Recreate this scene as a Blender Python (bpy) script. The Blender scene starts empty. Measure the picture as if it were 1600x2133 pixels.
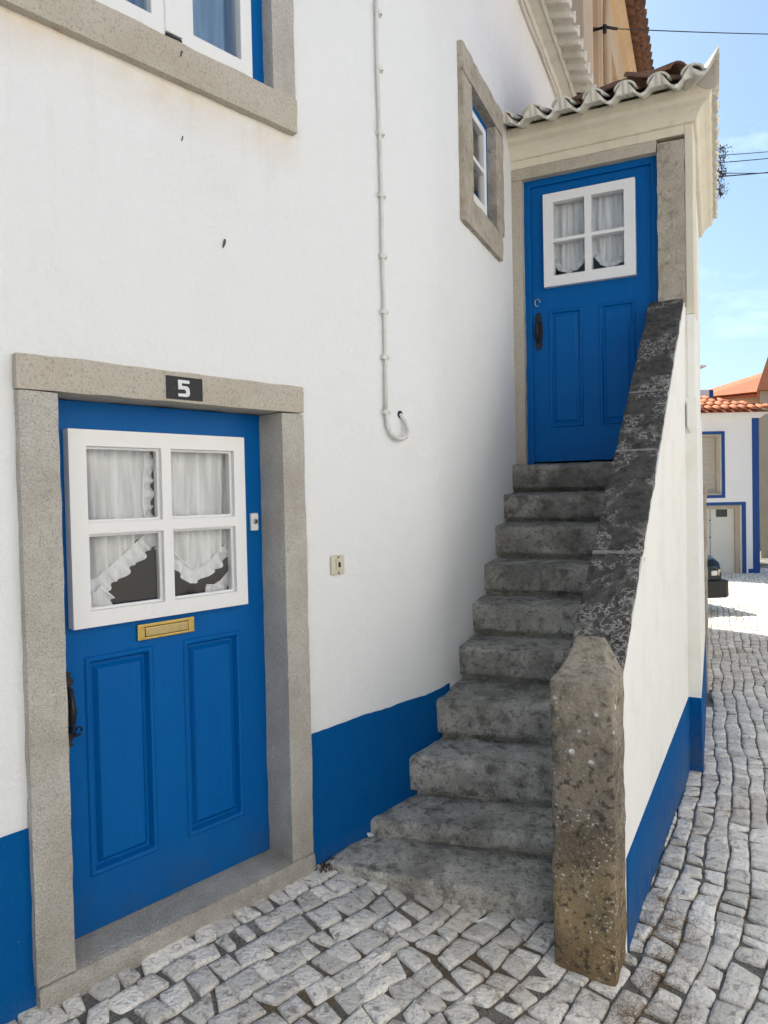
import bpy, bmesh, math, random
from mathutils import Vector, noise
random.seed(7)
R = math.radians
SC = bpy.context.scene
COL = SC.collection

# ------------------------------------------------------------------ camera
EYE = 1.6
cam_d = bpy.data.cameras.new('camera'); cam = bpy.data.objects.new('camera', cam_d); COL.objects.link(cam)
cam_d.sensor_fit = 'HORIZONTAL'; cam_d.sensor_width = 36.0
cam_d.lens = 36.0 * 1550 / 1600
cam_d.clip_start = 0.05; cam_d.clip_end = 2000
pitch = -math.atan(36 / 1550); roll = math.atan(0.021)
fwd = Vector((0, math.cos(pitch), math.sin(pitch))); r0 = Vector((1, 0, 0)); u0 = r0.cross(fwd)
cr = math.cos(roll) * r0 - math.sin(roll) * u0
cu = math.sin(roll) * r0 + math.cos(roll) * u0
from mathutils import Matrix
cam.matrix_world = Matrix(((cr.x, cu.x, -fwd.x, 0), (cr.y, cu.y, -fwd.y, 0), (cr.z, cu.z, -fwd.z, EYE), (0, 0, 0, 1)))
SC.camera = cam

# ------------------------------------------------------------------ world, sun, exposure
SUN_DIR = Vector((-0.547, 0.837, 0)).normalized()
SUN_EL = R(50)
w = bpy.data.worlds.new('World'); SC.world = w; w.use_nodes = True
nt = w.node_tree; nt.nodes.clear()
sky = nt.nodes.new('ShaderNodeTexSky'); sky.sky_type = 'NISHITA'; sky.sun_disc = False
sky.sun_elevation = SUN_EL; sky.sun_rotation = math.atan2(SUN_DIR.x, SUN_DIR.y)
sky.air_density = 1.0; sky.dust_density = 2.6; sky.ozone_density = 0.4
bg = nt.nodes.new('ShaderNodeBackground'); bg.inputs['Strength'].default_value = 0.085
wo = nt.nodes.new('ShaderNodeOutputWorld')
tc = nt.nodes.new('ShaderNodeTexCoord'); cm = nt.nodes.new('ShaderNodeMapping'); cm.inputs['Scale'].default_value = (1.0, 1.0, 2.6)
cn = nt.nodes.new('ShaderNodeTexNoise'); cn.inputs['Scale'].default_value = 3.2; cn.inputs['Detail'].default_value = 9; cn.inputs['Roughness'].default_value = 0.62; cn.inputs['Distortion'].default_value = 0.6
cr_ = nt.nodes.new('ShaderNodeMapRange'); cr_.inputs['From Min'].default_value = 0.56; cr_.inputs['From Max'].default_value = 0.82; cr_.inputs['To Max'].default_value = 0.35
cx = nt.nodes.new('ShaderNodeMix'); cx.data_type = 'RGBA'; cx.inputs['B'].default_value = (10.5, 10.8, 11.0, 1)     # thin summer cloud wisps over the whole sky
nt.links.new(tc.outputs['Generated'], cm.inputs[0]); nt.links.new(cm.outputs[0], cn.inputs['Vector']); nt.links.new(cn.outputs['Fac'], cr_.inputs['Value'])
nt.links.new(cr_.outputs['Result'], cx.inputs['Factor']); nt.links.new(sky.outputs[0], cx.inputs['A']); tn = nt.nodes.new('ShaderNodeMix'); tn.data_type = 'RGBA'; tn.blend_type = 'MULTIPLY'; tn.inputs['Factor'].default_value = 1; tn.inputs['B'].default_value = (0.86, 1.0, 1.03, 1)   # clear Atlantic air, slightly cyan
nt.links.new(cx.outputs['Result'], tn.inputs['A']); nt.links.new(tn.outputs['Result'], bg.inputs[0]); nt.links.new(bg.outputs[0], wo.inputs[0])
sun_d = bpy.data.lights.new('sun', 'SUN'); sun_d.energy = 4.6; sun_d.angle = R(0.5); sun_d.color = (1, 0.94, 0.83)
sun = bpy.data.objects.new('sun', sun_d); COL.objects.link(sun)
sv = Vector((SUN_DIR.x * math.cos(SUN_EL), SUN_DIR.y * math.cos(SUN_EL), math.sin(SUN_EL)))
sun.rotation_euler = sv.to_track_quat('Z', 'Y').to_euler(); sun.location = (-8, 12, 25)
vs = SC.view_settings
vs.view_transform = 'Standard'; vs.look = 'None'; vs.gamma = 1; vs.use_curve_mapping = False
vs.exposure = 1.32
cy = SC.cycles
cy.use_adaptive_sampling = True; cy.adaptive_threshold = 0.02
cy.max_bounces = 6; cy.diffuse_bounces = 4; cy.glossy_bounces = 2; cy.transmission_bounces = 2; cy.transparent_max_bounces = 8
cy.caustics_reflective = False; cy.caustics_refractive = False

# ------------------------------------------------------------------ material helper
def mk(name, col, rough=0.8, layers=(), bumps=(), metallic=0.0, spec=0.4, island=0.0, alpha=None, extra=None):
    """layers: (kind, scale, detail, colour, lo, hi, strength); bumps: (kind, scale, strength, dist)"""
    m = bpy.data.materials.new(name); m.use_nodes = True
    t = m.node_tree; N = t.nodes; L = t.links
    b = N['Principled BSDF']; geo = N.new('ShaderNodeNewGeometry'); pos = geo.outputs['Position']
    def tex(kind, scale, detail, off=0.0):
        v = pos
        if off:
            va = N.new('ShaderNodeVectorMath'); va.operation = 'ADD'; va.inputs[1].default_value = (off, off * 1.7, off * 0.6)
            L.new(pos, va.inputs[0]); v = va.outputs[0]
        if kind == 'vor':
            n = N.new('ShaderNodeTexVoronoi'); n.inputs['Scale'].default_value = scale; L.new(v, n.inputs['Vector']); return n.outputs['Distance']
        if kind == 'streak':
            mp = N.new('ShaderNodeMapping'); mp.inputs['Scale'].default_value = (1, 1, 0.08); L.new(v, mp.inputs[0]); v = mp.outputs[0]
        if kind == 'grain':
            mp = N.new('ShaderNodeMapping'); mp.inputs['Scale'].default_value = (1, 1, 0.18); L.new(v, mp.inputs[0]); v = mp.outputs[0]
        n = N.new('ShaderNodeTexNoise'); n.inputs['Scale'].default_value = scale; n.inputs['Detail'].default_value = min(detail, 3) if scale > 25 else detail
        n.inputs['Roughness'].default_value = 0.62; L.new(v, n.inputs['Vector'])
        return n.outputs['Fac']
    def mix(a, c, fac, mode='MIX'):
        x = N.new('ShaderNodeMix'); x.data_type = 'RGBA'; x.blend_type = mode
        if isinstance(a, tuple): x.inputs['A'].default_value = (*a, 1)
        else: L.new(a, x.inputs['A'])
        if isinstance(c, tuple): x.inputs['B'].default_value = (*c, 1)
        else: L.new(c, x.inputs['B'])
        if isinstance(fac, float): x.inputs['Factor'].default_value = fac
        else: L.new(fac, x.inputs['Factor'])
        return x.outputs['Result']
    def ramp(v, lo, hi, s):
        r = N.new('ShaderNodeMapRange'); r.inputs['From Min'].default_value = lo; r.inputs['From Max'].default_value = hi
        r.inputs['To Max'].default_value = s; L.new(v, r.inputs['Value']); return r.outputs['Result']
    def mul(a, c):
        x = N.new('ShaderNodeMath'); x.operation = 'MULTIPLY'
        for k, q in enumerate((a, c)):
            if isinstance(q, float): x.inputs[k].default_value = q
            else: L.new(q, x.inputs[k])
        return x.outputs[0]
    cur = tuple(col); off = 0.0
    if island:
        oi = N.new('ShaderNodeObjectInfo'); ad = N.new('ShaderNodeMath'); ad.operation = 'ADD'
        L.new(oi.outputs['Random'], ad.inputs[0]); L.new(geo.outputs['Random Per Island'], ad.inputs[1])
        fr = N.new('ShaderNodeMath'); fr.operation = 'FRACT'; L.new(ad.outputs[0], fr.inputs[0])
        cur = mix(tuple(c * (1 - island) for c in col), tuple(min(1, c * (1 + island)) for c in col), fr.outputs[0])
    for ly in layers:
        kind, scale, detail, c2, lo, hi, s = ly[:7]
        off += 3.1
        if kind == 'zband':                              # a band of dirt between two heights, broken up by noise
            sep = N.new('ShaderNodeSeparateXYZ'); L.new(pos, sep.inputs[0])
            f = mul(ramp(sep.outputs['Z'], lo, hi, s), ramp(tex('n', scale, detail, off), 0.3, 0.62, 1.0))
        elif kind == 'ridge':                            # thin worm-like lichen lines
            a = tex('n', scale, detail, off)
            sb = N.new('ShaderNodeMath'); sb.operation = 'SUBTRACT'; sb.inputs[1].default_value = 0.5; L.new(a, sb.inputs[0])
            ab = N.new('ShaderNodeMath'); ab.operation = 'ABSOLUTE'; L.new(sb.outputs[0], ab.inputs[0])
            f = mul(ramp(ab.outputs[0], hi, lo, s), ramp(tex('n', 5.0, 2, off + 9), 0.47, 0.56, 1.0))
        elif kind == 'dots':
            f = mul(ramp(tex('vor', scale, 0, off), hi, lo, s), ramp(tex('n', 6.0, 2, off + 5), detail, detail + 0.06, 1.0))
        else:
            f = ramp(tex(kind, scale, detail, off), lo, hi, s)
        cur = mix(cur, tuple(c2), f)
    if extra: cur = extra(N, L, pos, cur, mix, ramp, mul, tex)
    if isinstance(cur, tuple): b.inputs['Base Color'].default_value = (*cur, 1)
    else: L.new(cur, b.inputs['Base Color'])
    b.inputs['Roughness'].default_value = rough; b.inputs['Metallic'].default_value = metallic
    b.inputs['Specular IOR Level'].default_value = spec
    nrm = None
    for kind, scale, st, dist in bumps:
        bp = N.new('ShaderNodeBump'); bp.inputs['Strength'].default_value = st; bp.inputs['Distance'].default_value = dist
        L.new(tex(kind, scale, 2 if scale > 25 else 3, 1.3), bp.inputs['Height'])
        if nrm: L.new(nrm, bp.inputs['Normal'])
        nrm = bp.outputs[0]
    if nrm: L.new(nrm, b.inputs['Normal'])
    return m

def sill_stain(N, L, pos, cur, mix, ramp, mul, tex):
    # ochre run-off stain below the big window sill, only on that stretch of wall
    d = N.new('ShaderNodeVectorMath'); d.operation = 'DOT_PRODUCT'; d.inputs[1].default_value = (A.u.x, A.u.y, 0); L.new(pos, d.inputs[0])
    base = A.p0.x * A.u.x + A.p0.y * A.u.y
    sep = N.new('ShaderNodeSeparateXYZ'); L.new(pos, sep.inputs[0]); z = sep.outputs['Z']
    m1 = mul(ramp(d.outputs['Value'], base + 0.06, base - 0.06, 1.0), ramp(d.outputs['Value'], base - 1.3, base - 1.15, 1.0))
    m2 = mul(ramp(z, 2.92, 3.12, 1.0), ramp(z, 3.16, 3.14, 1.0))
    f = mul(mul(m1, m2), ramp(tex('n', 5, 4, 2.2), 0.25, 0.7, 0.75))
    cur = mix(cur, (0.66, 0.50, 0.32), f)
    m3 = mul(m1, mul(ramp(z, 2.3, 3.1, 1.0), ramp(z, 3.16, 3.14, 1.0)))
    return mix(cur, (0.60, 0.54, 0.45), mul(m3, ramp(tex('streak', 9, 3, 7.2), 0.52, 0.75, 0.35)))

class Fr:
    """vertical plane frame: u along it, n out of it"""
    def __init__(s, x, y, ang):
        a = R(ang); s.p0 = Vector((x, y, 0)); s.u = Vector((math.sin(a), math.cos(a), 0)); s.n = Vector((math.cos(a), -math.sin(a), 0))
    def __call__(s, a, o, z):
        return s.p0 + s.u * a + s.n * o + Vector((0, 0, z))
A = Fr(-0.341, 3.1585, 42.3)
kn = A(0.9, 0, 0)
B = Fr(kn.x, kn.y, 23.5)
_d = B(1.78, 0, 0)
D = Fr(_d.x, _d.y, 116)
U0 = D(1.157, 0, 0)
P_ = Fr(U0.x, U0.y, 27.7)                 # outer face of the stair parapet; a = -s going down
FAR = Fr(0, 20.5, 90)                     # facade plane of the far white house, a = world x

def ground_z(x, y):
    q = 0.74 * (x + 0.319) - 0.673 * (min(y, 3.2) - 3.138)
    z = -0.26 * math.tanh(max(q, -0.05) / 1.1)
    if y > 2.8: z -= 0.03 * (min(y, 60) - 2.8)
    return z

WHITE = (0.785, 0.785, 0.772)
M = {}
M['stucco'] = mk('white_stucco', WHITE, 0.9, [('n', 2.2, 4, (0.72, 0.70, 0.66), 0.5, 0.8, 0.35), ('n', 14, 3, (0.70, 0.66, 0.58), 0.66, 0.8, 0.35),
                 ('zband', 7, 4, (0.5, 0.46, 0.38), 0.75, 0.1, 0.0)], [('n', 60, 0.4, 0.012), ('n', 260, 0.25, 0.005), ('n', 5, 0.3, 0.04)], extra=sill_stain)
M['cream'] = mk('cream_plaster', (0.72, 0.66, 0.53), 0.9, [('n', 3, 4, (0.58, 0.50, 0.37), 0.48, 0.75, 0.5), ('streak', 12, 4, (0.52, 0.45, 0.33), 0.56, 0.8, 0.4), ('n', 30, 3, (0.4, 0.35, 0.27), 0.68, 0.78, 0.4)],
                [('n', 50, 0.25, 0.01), ('n', 7, 0.4, 0.03)])
M['parapet'] = mk('white_plaster', (0.86, 0.845, 0.79), 0.9, [('n', 3, 4, (0.70, 0.66, 0.56), 0.5, 0.75, 0.4), ('n', 25, 3, (0.6, 0.55, 0.46), 0.68, 0.8, 0.4)],
                  [('n', 45, 0.25, 0.008), ('n', 5, 0.35, 0.03)])
M['blue'] = mk('blue_gloss_paint', (0.0, 0.100, 0.345), 0.42, [('n', 3, 3, (0.0, 0.112, 0.345), 0.4, 0.7, 0.6), ('streak', 28, 4, (0.0, 0.125, 0.365), 0.52, 0.78, 0.5), ('n', 45, 4, (0.008, 0.075, 0.23), 0.62, 0.74, 0.5),
               ('zband', 11, 4, (0.035, 0.085, 0.17), 0.32, 0.08, 0.55), ('n', 130, 2, (0.10, 0.22, 0.42), 0.70, 0.76, 0.5)],
               [('grain', 34, 0.22, 0.008), ('n', 9, 0.2, 0.02)], spec=0.12)
M['bluewall'] = mk('blue_wall_paint', (0.0, 0.085, 0.285), 0.75, [('n', 4, 4, (0.0, 0.098, 0.29), 0.42, 0.7, 0.6), ('n', 22, 4, (0.02, 0.115, 0.28), 0.62, 0.78, 0.5), ('zband', 9, 4, (0.10, 0.115, 0.13), 0.10, -0.22, 0.6), ('n', 90, 3, (0.16, 0.22, 0.30), 0.69, 0.75, 0.6)],
                   [('n', 60, 0.4, 0.012), ('n', 220, 0.25, 0.005), ('n', 7, 0.4, 0.03)], spec=0.08)
M['granite'] = mk('granite', (0.76, 0.69, 0.585), 0.85, [('n', 5, 4, (0.64, 0.57, 0.47), 0.42, 0.68, 0.7), ('n', 190, 4, (0.46, 0.415, 0.35), 0.50, 0.66, 0.7), ('n', 95, 2, (0.74, 0.70, 0.63), 0.6, 0.72, 0.5),
                  ('zband', 9, 4, (0.27, 0.22, 0.15), 0.6, 0.0, 0.6), ('dots', 32, 0.52, (0.72, 0.70, 0.63), 0.1, 0.3, 0.6), ('n', 30, 4, (0.30, 0.26, 0.2), 0.64, 0.74, 0.5)],
                  [('n', 130, 1.0, 0.03), ('n', 22, 0.5, 0.02)])
M['granite'] = mk('granite', (0.62, 0.58, 0.51), 0.85, [('n', 5, 4, (0.47, 0.42, 0.35), 0.42, 0.68, 0.7), ('n', 190, 4, (0.33, 0.30, 0.26), 0.50, 0.66, 0.75), ('n', 90, 2, (0.55, 0.52, 0.47), 0.6, 0.72, 0.5),
                  ('zband', 9, 4, (0.24, 0.20, 0.14), 0.55, 0.0, 0.5), ('dots', 32, 0.52, (0.5, 0.48, 0.42), 0.1, 0.3, 0.5)],
                  [('n', 130, 0.8, 0.02), ('n', 22, 0.4, 0.02)])
M['granite_smooth'] = mk('granite_light', (0.50, 0.45, 0.37), 0.85, [('n', 4, 4, (0.40, 0.34, 0.255), 0.45, 0.7, 0.6), ('n', 110, 3, (0.27, 0.24, 0.20), 0.52, 0.66, 0.65), ('n', 12, 3, (0.30, 0.25, 0.18), 0.64, 0.74, 0.5)],
                  [('n', 140, 0.5, 0.008), ('n', 20, 0.3, 0.015)])
M['granite_brown'] = mk('granite_weathered', (0.47, 0.415, 0.335), 0.88, [('n', 6, 4, (0.33, 0.28, 0.21), 0.42, 0.66, 0.8), ('n', 18, 5, (0.22, 0.185, 0.14), 0.54, 0.68, 0.6), ('n', 15, 4, (0.58, 0.53, 0.45), 0.58, 0.72, 0.6), ('n', 140, 3, (0.24, 0.21, 0.165), 0.54, 0.68, 0.6)],
                  [('n', 60, 0.8, 0.015), ('n', 20, 0.5, 0.02)])
M['step'] = mk('weathered_step_stone', (0.58, 0.54, 0.465), 0.92, [('n', 2.6, 5, (0.27, 0.25, 0.21), 0.42, 0.62, 0.9), ('n', 7, 5, (0.72, 0.68, 0.60), 0.52, 0.68, 0.75), ('n', 12, 6, (0.12, 0.11, 0.094), 0.51, 0.66, 0.8), ('n', 30, 5, (0.085, 0.079, 0.068), 0.55, 0.67, 0.62), ('n', 70, 3, (0.14, 0.13, 0.11), 0.54, 0.70, 0.6),
                ('n', 150, 3, (0.66, 0.63, 0.56), 0.56, 0.74, 0.5), ('zband', 3.5, 6, (0.10, 0.094, 0.082), 0.5, 1.6, 0.6)],
                [('n', 20, 0.6, 0.03), ('n', 75, 0.8, 0.02), ('n', 190, 0.7, 0.008)])
M['coping'] = mk('dark_lichen_stone', (0.072, 0.068, 0.061), 0.93, [('n', 5, 5, (0.15, 0.138, 0.118), 0.50, 0.68, 0.75), ('n', 22, 5, (0.025, 0.023, 0.021), 0.46, 0.62, 0.8),
                ('ridge', 21, 5, (0.56, 0.54, 0.49), 0.0, 0.035, 0.75), ('n', 9, 6, (0.40, 0.38, 0.34), 0.58, 0.70, 0.65), ('n', 140, 3, (0.3, 0.28, 0.25), 0.6, 0.7, 0.5)], [('n', 40, 0.9, 0.025), ('n', 150, 0.8, 0.01)])
M['pillar'] = mk('brown_lichen_stone', (0.27, 0.225, 0.17), 0.92, [('n', 4, 4, (0.10, 0.082, 0.06), 0.43, 0.57, 0.85), ('zband', 4, 4, (0.42, 0.29, 0.13), 0.42, 0.06, 0.75), ('zband', 5, 4, (0.17, 0.105, 0.05), 0.02, -0.14, 0.8),
                ('n', 70, 3, (0.46, 0.39, 0.29), 0.55, 0.7, 0.6), ('n', 36, 4, (0.05, 0.042, 0.033), 0.54, 0.63, 0.8), ('zband', 26, 3, (0.50, 0.44, 0.34), 0.55, 0.95, 0.7),
                ('dots', 17, 0.52, (0.85, 0.84, 0.80), 0.14, 0.24, 1.0), ('dots', 55, 0.52, (0.75, 0.72, 0.65), 0.1, 0.3, 0.8)], [('n', 35, 0.8, 0.02), ('n', 150, 0.8, 0.012)])
M['cobble'] = mk('limestone_cobble', (0.72, 0.675, 0.605), 0.62, [('n', 9, 4, (0.60, 0.555, 0.50), 0.45, 0.7, 0.6), ('n', 26, 5, (0.25, 0.215, 0.18), 0.57, 0.68, 0.75), ('n', 14, 4, (0.84, 0.805, 0.75), 0.56, 0.70, 0.6), ('n', 70, 4, (0.27, 0.24, 0.2), 0.60, 0.70, 0.6), ('n', 1.1, 3, (0.46, 0.37, 0.27), 0.54, 0.7, 0.5)],
                 [('n', 26, 0.7, 0.02), ('n', 80, 0.7, 0.012), ('n', 190, 0.4, 0.004)], island=0.26, spec=0.4)
M['joint'] = mk('sandy_joint_mortar', (0.17, 0.16, 0.14), 0.95, [('n', 1.7, 4, (0.14, 0.10, 0.06), 0.5, 0.6, 0.85), ('n', 2.3, 3, (0.32, 0.32, 0.31), 0.55, 0.66, 0.8), ('n', 90, 3, (0.05, 0.045, 0.038), 0.52, 0.68, 0.7)], [('n', 90, 0.8, 0.02)])
M['paint'] = mk('white_gloss_paint', (0.80, 0.79, 0.77), 0.45, [('n', 18, 4, (0.68, 0.66, 0.62), 0.6, 0.76, 0.5)], [('n', 30, 0.15, 0.006)])
M['brass'] = mk('brass', (0.72, 0.49, 0.14), 0.28, [('n', 20, 4, (0.45, 0.31, 0.10), 0.55, 0.75, 0.6)], [('n', 60, 0.06, 0.003)], metallic=1.0)
M['brass_worn'] = mk('worn_brass', (0.55, 0.43, 0.2), 0.4, [('grain', 40, 4, (0.34, 0.25, 0.11), 0.5, 0.75, 0.7)], [], metallic=1.0)
M['iron'] = mk('black_iron', (0.012, 0.012, 0.014), 0.45, [('n', 30, 3, (0.03, 0.028, 0.026), 0.5, 0.7, 0.6)], [('n', 40, 0.4, 0.01)])
M['black'] = mk('black_paint', (0.012, 0.013, 0.015), 0.55, [('n', 60, 3, (0.04, 0.04, 0.042), 0.6, 0.75, 0.6)])
M['digit'] = mk('white_lettering_paint', (0.74, 0.75, 0.75), 0.6, [('n', 90, 3, (0.45, 0.45, 0.45), 0.6, 0.75, 0.5)])
M['conduit'] = mk('painted_conduit', (0.70, 0.68, 0.63), 0.6, [('n', 20, 4, (0.52, 0.48, 0.42), 0.5, 0.75, 0.6)])
M['ivory'] = mk('ivory_plastic', (0.62, 0.57, 0.43), 0.45, [('n', 40, 3, (0.45, 0.40, 0.28), 0.55, 0.75, 0.6)])
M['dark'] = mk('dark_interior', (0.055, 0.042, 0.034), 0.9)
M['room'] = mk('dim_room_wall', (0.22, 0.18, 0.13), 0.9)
M['wood'] = mk('dark_brown_wood', (0.035, 0.017, 0.012), 0.5, [('grain', 14, 4, (0.03, 0.015, 0.01), 0.45, 0.7, 0.7)])
M['tile'] = mk('aged_roof_tile', (0.20, 0.105, 0.062), 0.9, [('n', 7, 5, (0.09, 0.06, 0.045), 0.45, 0.68, 0.8), ('n', 30, 4, (0.30, 0.2, 0.13), 0.58, 0.72, 0.6)], [('n', 60, 0.5, 0.01)], island=0.25)
M['orange_tile'] = mk('orange_roof_tile', (0.40, 0.125, 0.055), 0.85, [('n', 5, 4, (0.31, 0.09, 0.04), 0.45, 0.7, 0.6), ('n', 18, 3, (0.48, 0.2, 0.1), 0.6, 0.75, 0.5)], [('n', 60, 0.3, 0.01)], island=0.2)
M['eave'] = mk('whitewashed_eave_tile', (0.68, 0.645, 0.56), 0.9, [('n', 4, 4, (0.5, 0.46, 0.37), 0.46, 0.7, 0.55), ('n', 16, 4, (0.36, 0.32, 0.25), 0.6, 0.75, 0.5)], [('n', 40, 0.35, 0.01), ('n', 8, 0.4, 0.02)])
M['beige'] = mk('beige_render', (0.66, 0.50, 0.32), 0.9, [('n', 0.9, 4, (0.54, 0.38, 0.22), 0.45, 0.7, 0.7), ('streak', 4, 4, (0.48, 0.34, 0.2), 0.52, 0.8, 0.5)], [('n', 30, 0.3, 0.01)])
M['sand'] = mk('sand_render', (0.55, 0.44, 0.31), 0.9, [('n', 0.8, 4, (0.46, 0.35, 0.24), 0.45, 0.7, 0.7)])
M['farwhite'] = mk('far_white_wall', (0.80, 0.79, 0.78), 0.9, [('n', 1.2, 4, (0.70, 0.69, 0.68), 0.5, 0.8, 0.5)])
M['farblue'] = mk('far_blue_paint', (0.006, 0.06, 0.24), 0.6)
M['shutter'] = mk('beige_shutter', (0.50, 0.46, 0.39), 0.7, [('n', 6, 3, (0.43, 0.39, 0.33), 0.45, 0.7, 0.5)])
M['garage'] = mk('garage_door_paint', (0.66, 0.65, 0.60), 0.6, [('n', 2, 3, (0.58, 0.56, 0.5), 0.45, 0.7, 0.5)])
M['carpaint'] = mk('dark_green_car_paint', (0.010, 0.016, 0.016), 0.2, spec=0.6)
M['rubber'] = mk('black_rubber', (0.018, 0.018, 0.018), 0.7)
M['carglass'] = mk('car_glass', (0.02, 0.03, 0.035), 0.08, spec=0.8)
M['lamp'] = mk('headlamp_glass', (0.62, 0.64, 0.64), 0.15, spec=0.7)
M['steel'] = mk('steel', (0.5, 0.5, 0.5), 0.35, metallic=1.0)
M['straw'] = mk('dry_straw', (0.32, 0.20, 0.095), 0.9, [('n', 30, 2, (0.10, 0.06, 0.03), 0.45, 0.65, 0.8)])
M['weed'] = mk('dry_roof_weed', (0.085, 0.05, 0.03), 0.9, [('n', 30, 2, (0.045, 0.04, 0.02), 0.45, 0.65, 0.8)])
M['paper'] = mk('white_litter', (0.8, 0.8, 0.78), 0.8)
M['wire'] = mk('black_wire', (0.02, 0.02, 0.022), 0.6)
M['hill'] = mk('hazy_hill', (0.30, 0.28, 0.27), 0.95, [('n', 0.02, 4, (0.2, 0.22, 0.17), 0.45, 0.65, 0.7)])
M['mortar'] = mk('pale_mortar', (0.24, 0.225, 0.2), 0.95, [('n', 40, 4, (0.12, 0.11, 0.1), 0.5, 0.64, 0.8)])
M['beetle'] = mk('dark_speck', (0.10, 0.095, 0.085), 0.8)

def glass_mat(name, tint, r0):
    m = bpy.data.materials.new(name); m.use_nodes = True; t = m.node_tree; t.nodes.clear()
    tr = t.nodes.new('ShaderNodeBsdfTransparent'); tr.inputs[0].default_value = (*tint, 1)
    gl = t.nodes.new('ShaderNodeBsdfGlossy'); gl.inputs['Roughness'].default_value = 0.02
    lw = t.nodes.new('ShaderNodeLayerWeight'); lw.inputs['Blend'].default_value = 0.5
    pw = t.nodes.new('ShaderNodeMath'); pw.operation = 'POWER'; pw.inputs[1].default_value = 5; t.links.new(lw.outputs['Facing'], pw.inputs[0])
    ma = t.nodes.new('ShaderNodeMath'); ma.operation = 'MULTIPLY_ADD'; ma.inputs[1].default_value = 1 - r0; ma.inputs[2].default_value = r0; t.links.new(pw.outputs[0], ma.inputs[0])
    mx = t.nodes.new('ShaderNodeMixShader'); o = t.nodes.new('ShaderNodeOutputMaterial')
    t.links.new(ma.outputs[0], mx.inputs[0]); t.links.new(tr.outputs[0], mx.inputs[1]); t.links.new(gl.outputs[0], mx.inputs[2]); t.links.new(mx.outputs[0], o.inputs[0])
    return m
M['glass'] = glass_mat('window_glass', (0.97, 0.975, 0.975), 0.02)
M['skyglass'] = glass_mat('upper_window_glass', (0.80, 0.88, 0.96), 0.14)
def cloth_mat(name, col, lo, hi, scale=55.0):
    # gathered sheer cloth: dense in the gathers, thin between them
    m = bpy.data.materials.new(name); m.use_nodes = True; t = m.node_tree; t.nodes.clear()
    df = t.nodes.new('ShaderNodeBsdfDiffuse'); df.inputs[0].default_value = (*col, 1)
    tl = t.nodes.new('ShaderNodeBsdfTranslucent'); tl.inputs[0].default_value = (*col, 1)
    tr = t.nodes.new('ShaderNodeBsdfTransparent')
    g = t.nodes.new('ShaderNodeNewGeometry'); mp = t.nodes.new('ShaderNodeMapping'); mp.inputs['Scale'].default_value = (1, 1, 0.07)
    ns = t.nodes.new('ShaderNodeTexNoise'); ns.inputs['Scale'].default_value = scale; ns.inputs['Detail'].default_value = 3
    mr = t.nodes.new('ShaderNodeMapRange'); mr.inputs['From Min'].default_value = 0.36; mr.inputs['From Max'].default_value = 0.64; mr.inputs['To Min'].default_value = lo; mr.inputs['To Max'].default_value = hi
    t.links.new(g.outputs['Position'], mp.inputs[0]); t.links.new(mp.outputs[0], ns.inputs['Vector']); t.links.new(ns.outputs['Fac'], mr.inputs['Value'])
    a = t.nodes.new('ShaderNodeMixShader'); a.inputs[0].default_value = 0.2
    c = t.nodes.new('ShaderNodeMixShader'); t.links.new(mr.outputs['Result'], c.inputs[0])
    o = t.nodes.new('ShaderNodeOutputMaterial')
    t.links.new(df.outputs[0], a.inputs[1]); t.links.new(tl.outputs[0], a.inputs[2])
    t.links.new(a.outputs[0], c.inputs[1]); t.links.new(tr.outputs[0], c.inputs[2]); t.links.new(c.outputs[0], o.inputs[0])
    return m
M['voile'] = cloth_mat('white_voile', (0.96, 0.96, 0.95), 0.0, 0.27, 34.0)
M['ruffle'] = cloth_mat('white_voile_ruffle', (0.97, 0.97, 0.97), 0.0, 0.14, 90.0)

# ------------------------------------------------------------------ object helpers
def thing(name, label, cat, loc=(0, 0, 0), group=None):
    o = bpy.data.objects.new(name, None); o.location = loc; o.empty_display_size = 0.2; COL.objects.link(o)
    return tag(o, label, cat, group)
def tag(o, label=None, cat=None, group=None, kind=None):
    if label: o['label'] = label
    if cat: o['category'] = cat
    if group: o['group'] = group
    if kind: o['kind'] = kind
    return o
def link(name, me, parent=None):
    o = bpy.data.objects.new(name, me); COL.objects.link(o)
    if parent is not None:
        o.parent = parent
        root = parent
        while root.parent is not None: root = root.parent
        if parent is root and root.type == 'EMPTY': o.matrix_parent_inverse = Matrix.Translation(-Vector(root.location))
    return o
def mesh(name, vs_, fs_, mat, parent=None, smooth=False, bevel=0.0, label=None, seg=2):
    me = bpy.data.meshes.new(name); me.from_pydata([tuple(v) for v in vs_], [], fs_)
    bm = bmesh.new(); bm.from_mesh(me); bmesh.ops.remove_doubles(bm, verts=bm.verts, dist=1e-5)
    bmesh.ops.recalc_face_normals(bm, faces=bm.faces); bm.to_mesh(me); bm.free()
    me.materials.append(M[mat])
    if smooth:
        for p in me.polygons: p.use_smooth = True
    o = link(name, me, parent)
    if bevel:
        b = o.modifiers.new('bevel', 'BEVEL'); b.width = bevel; b.segments = seg; b.limit_method = 'ANGLE'; b.angle_limit = R(35)
    if label: o['label'] = label
    return o
def box(name, F, a0, a1, o0, o1, z0, z1, mat, parent=None, bevel=0.004, label=None):
    v = [F(a, o, z) for z in (z0, z1) for o in (o0, o1) for a in (a0, a1)]
    f = [(0, 1, 3, 2), (4, 6, 7, 5), (0, 4, 5, 1), (2, 3, 7, 6), (0, 2, 6, 4), (1, 5, 7, 3)]
    return mesh(name, v, f, mat, parent, bevel=bevel, label=label)
def fbm(p, sc, oc=4):
    return noise.fractal(p * sc, 1.0, 2.0, oc)
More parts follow.
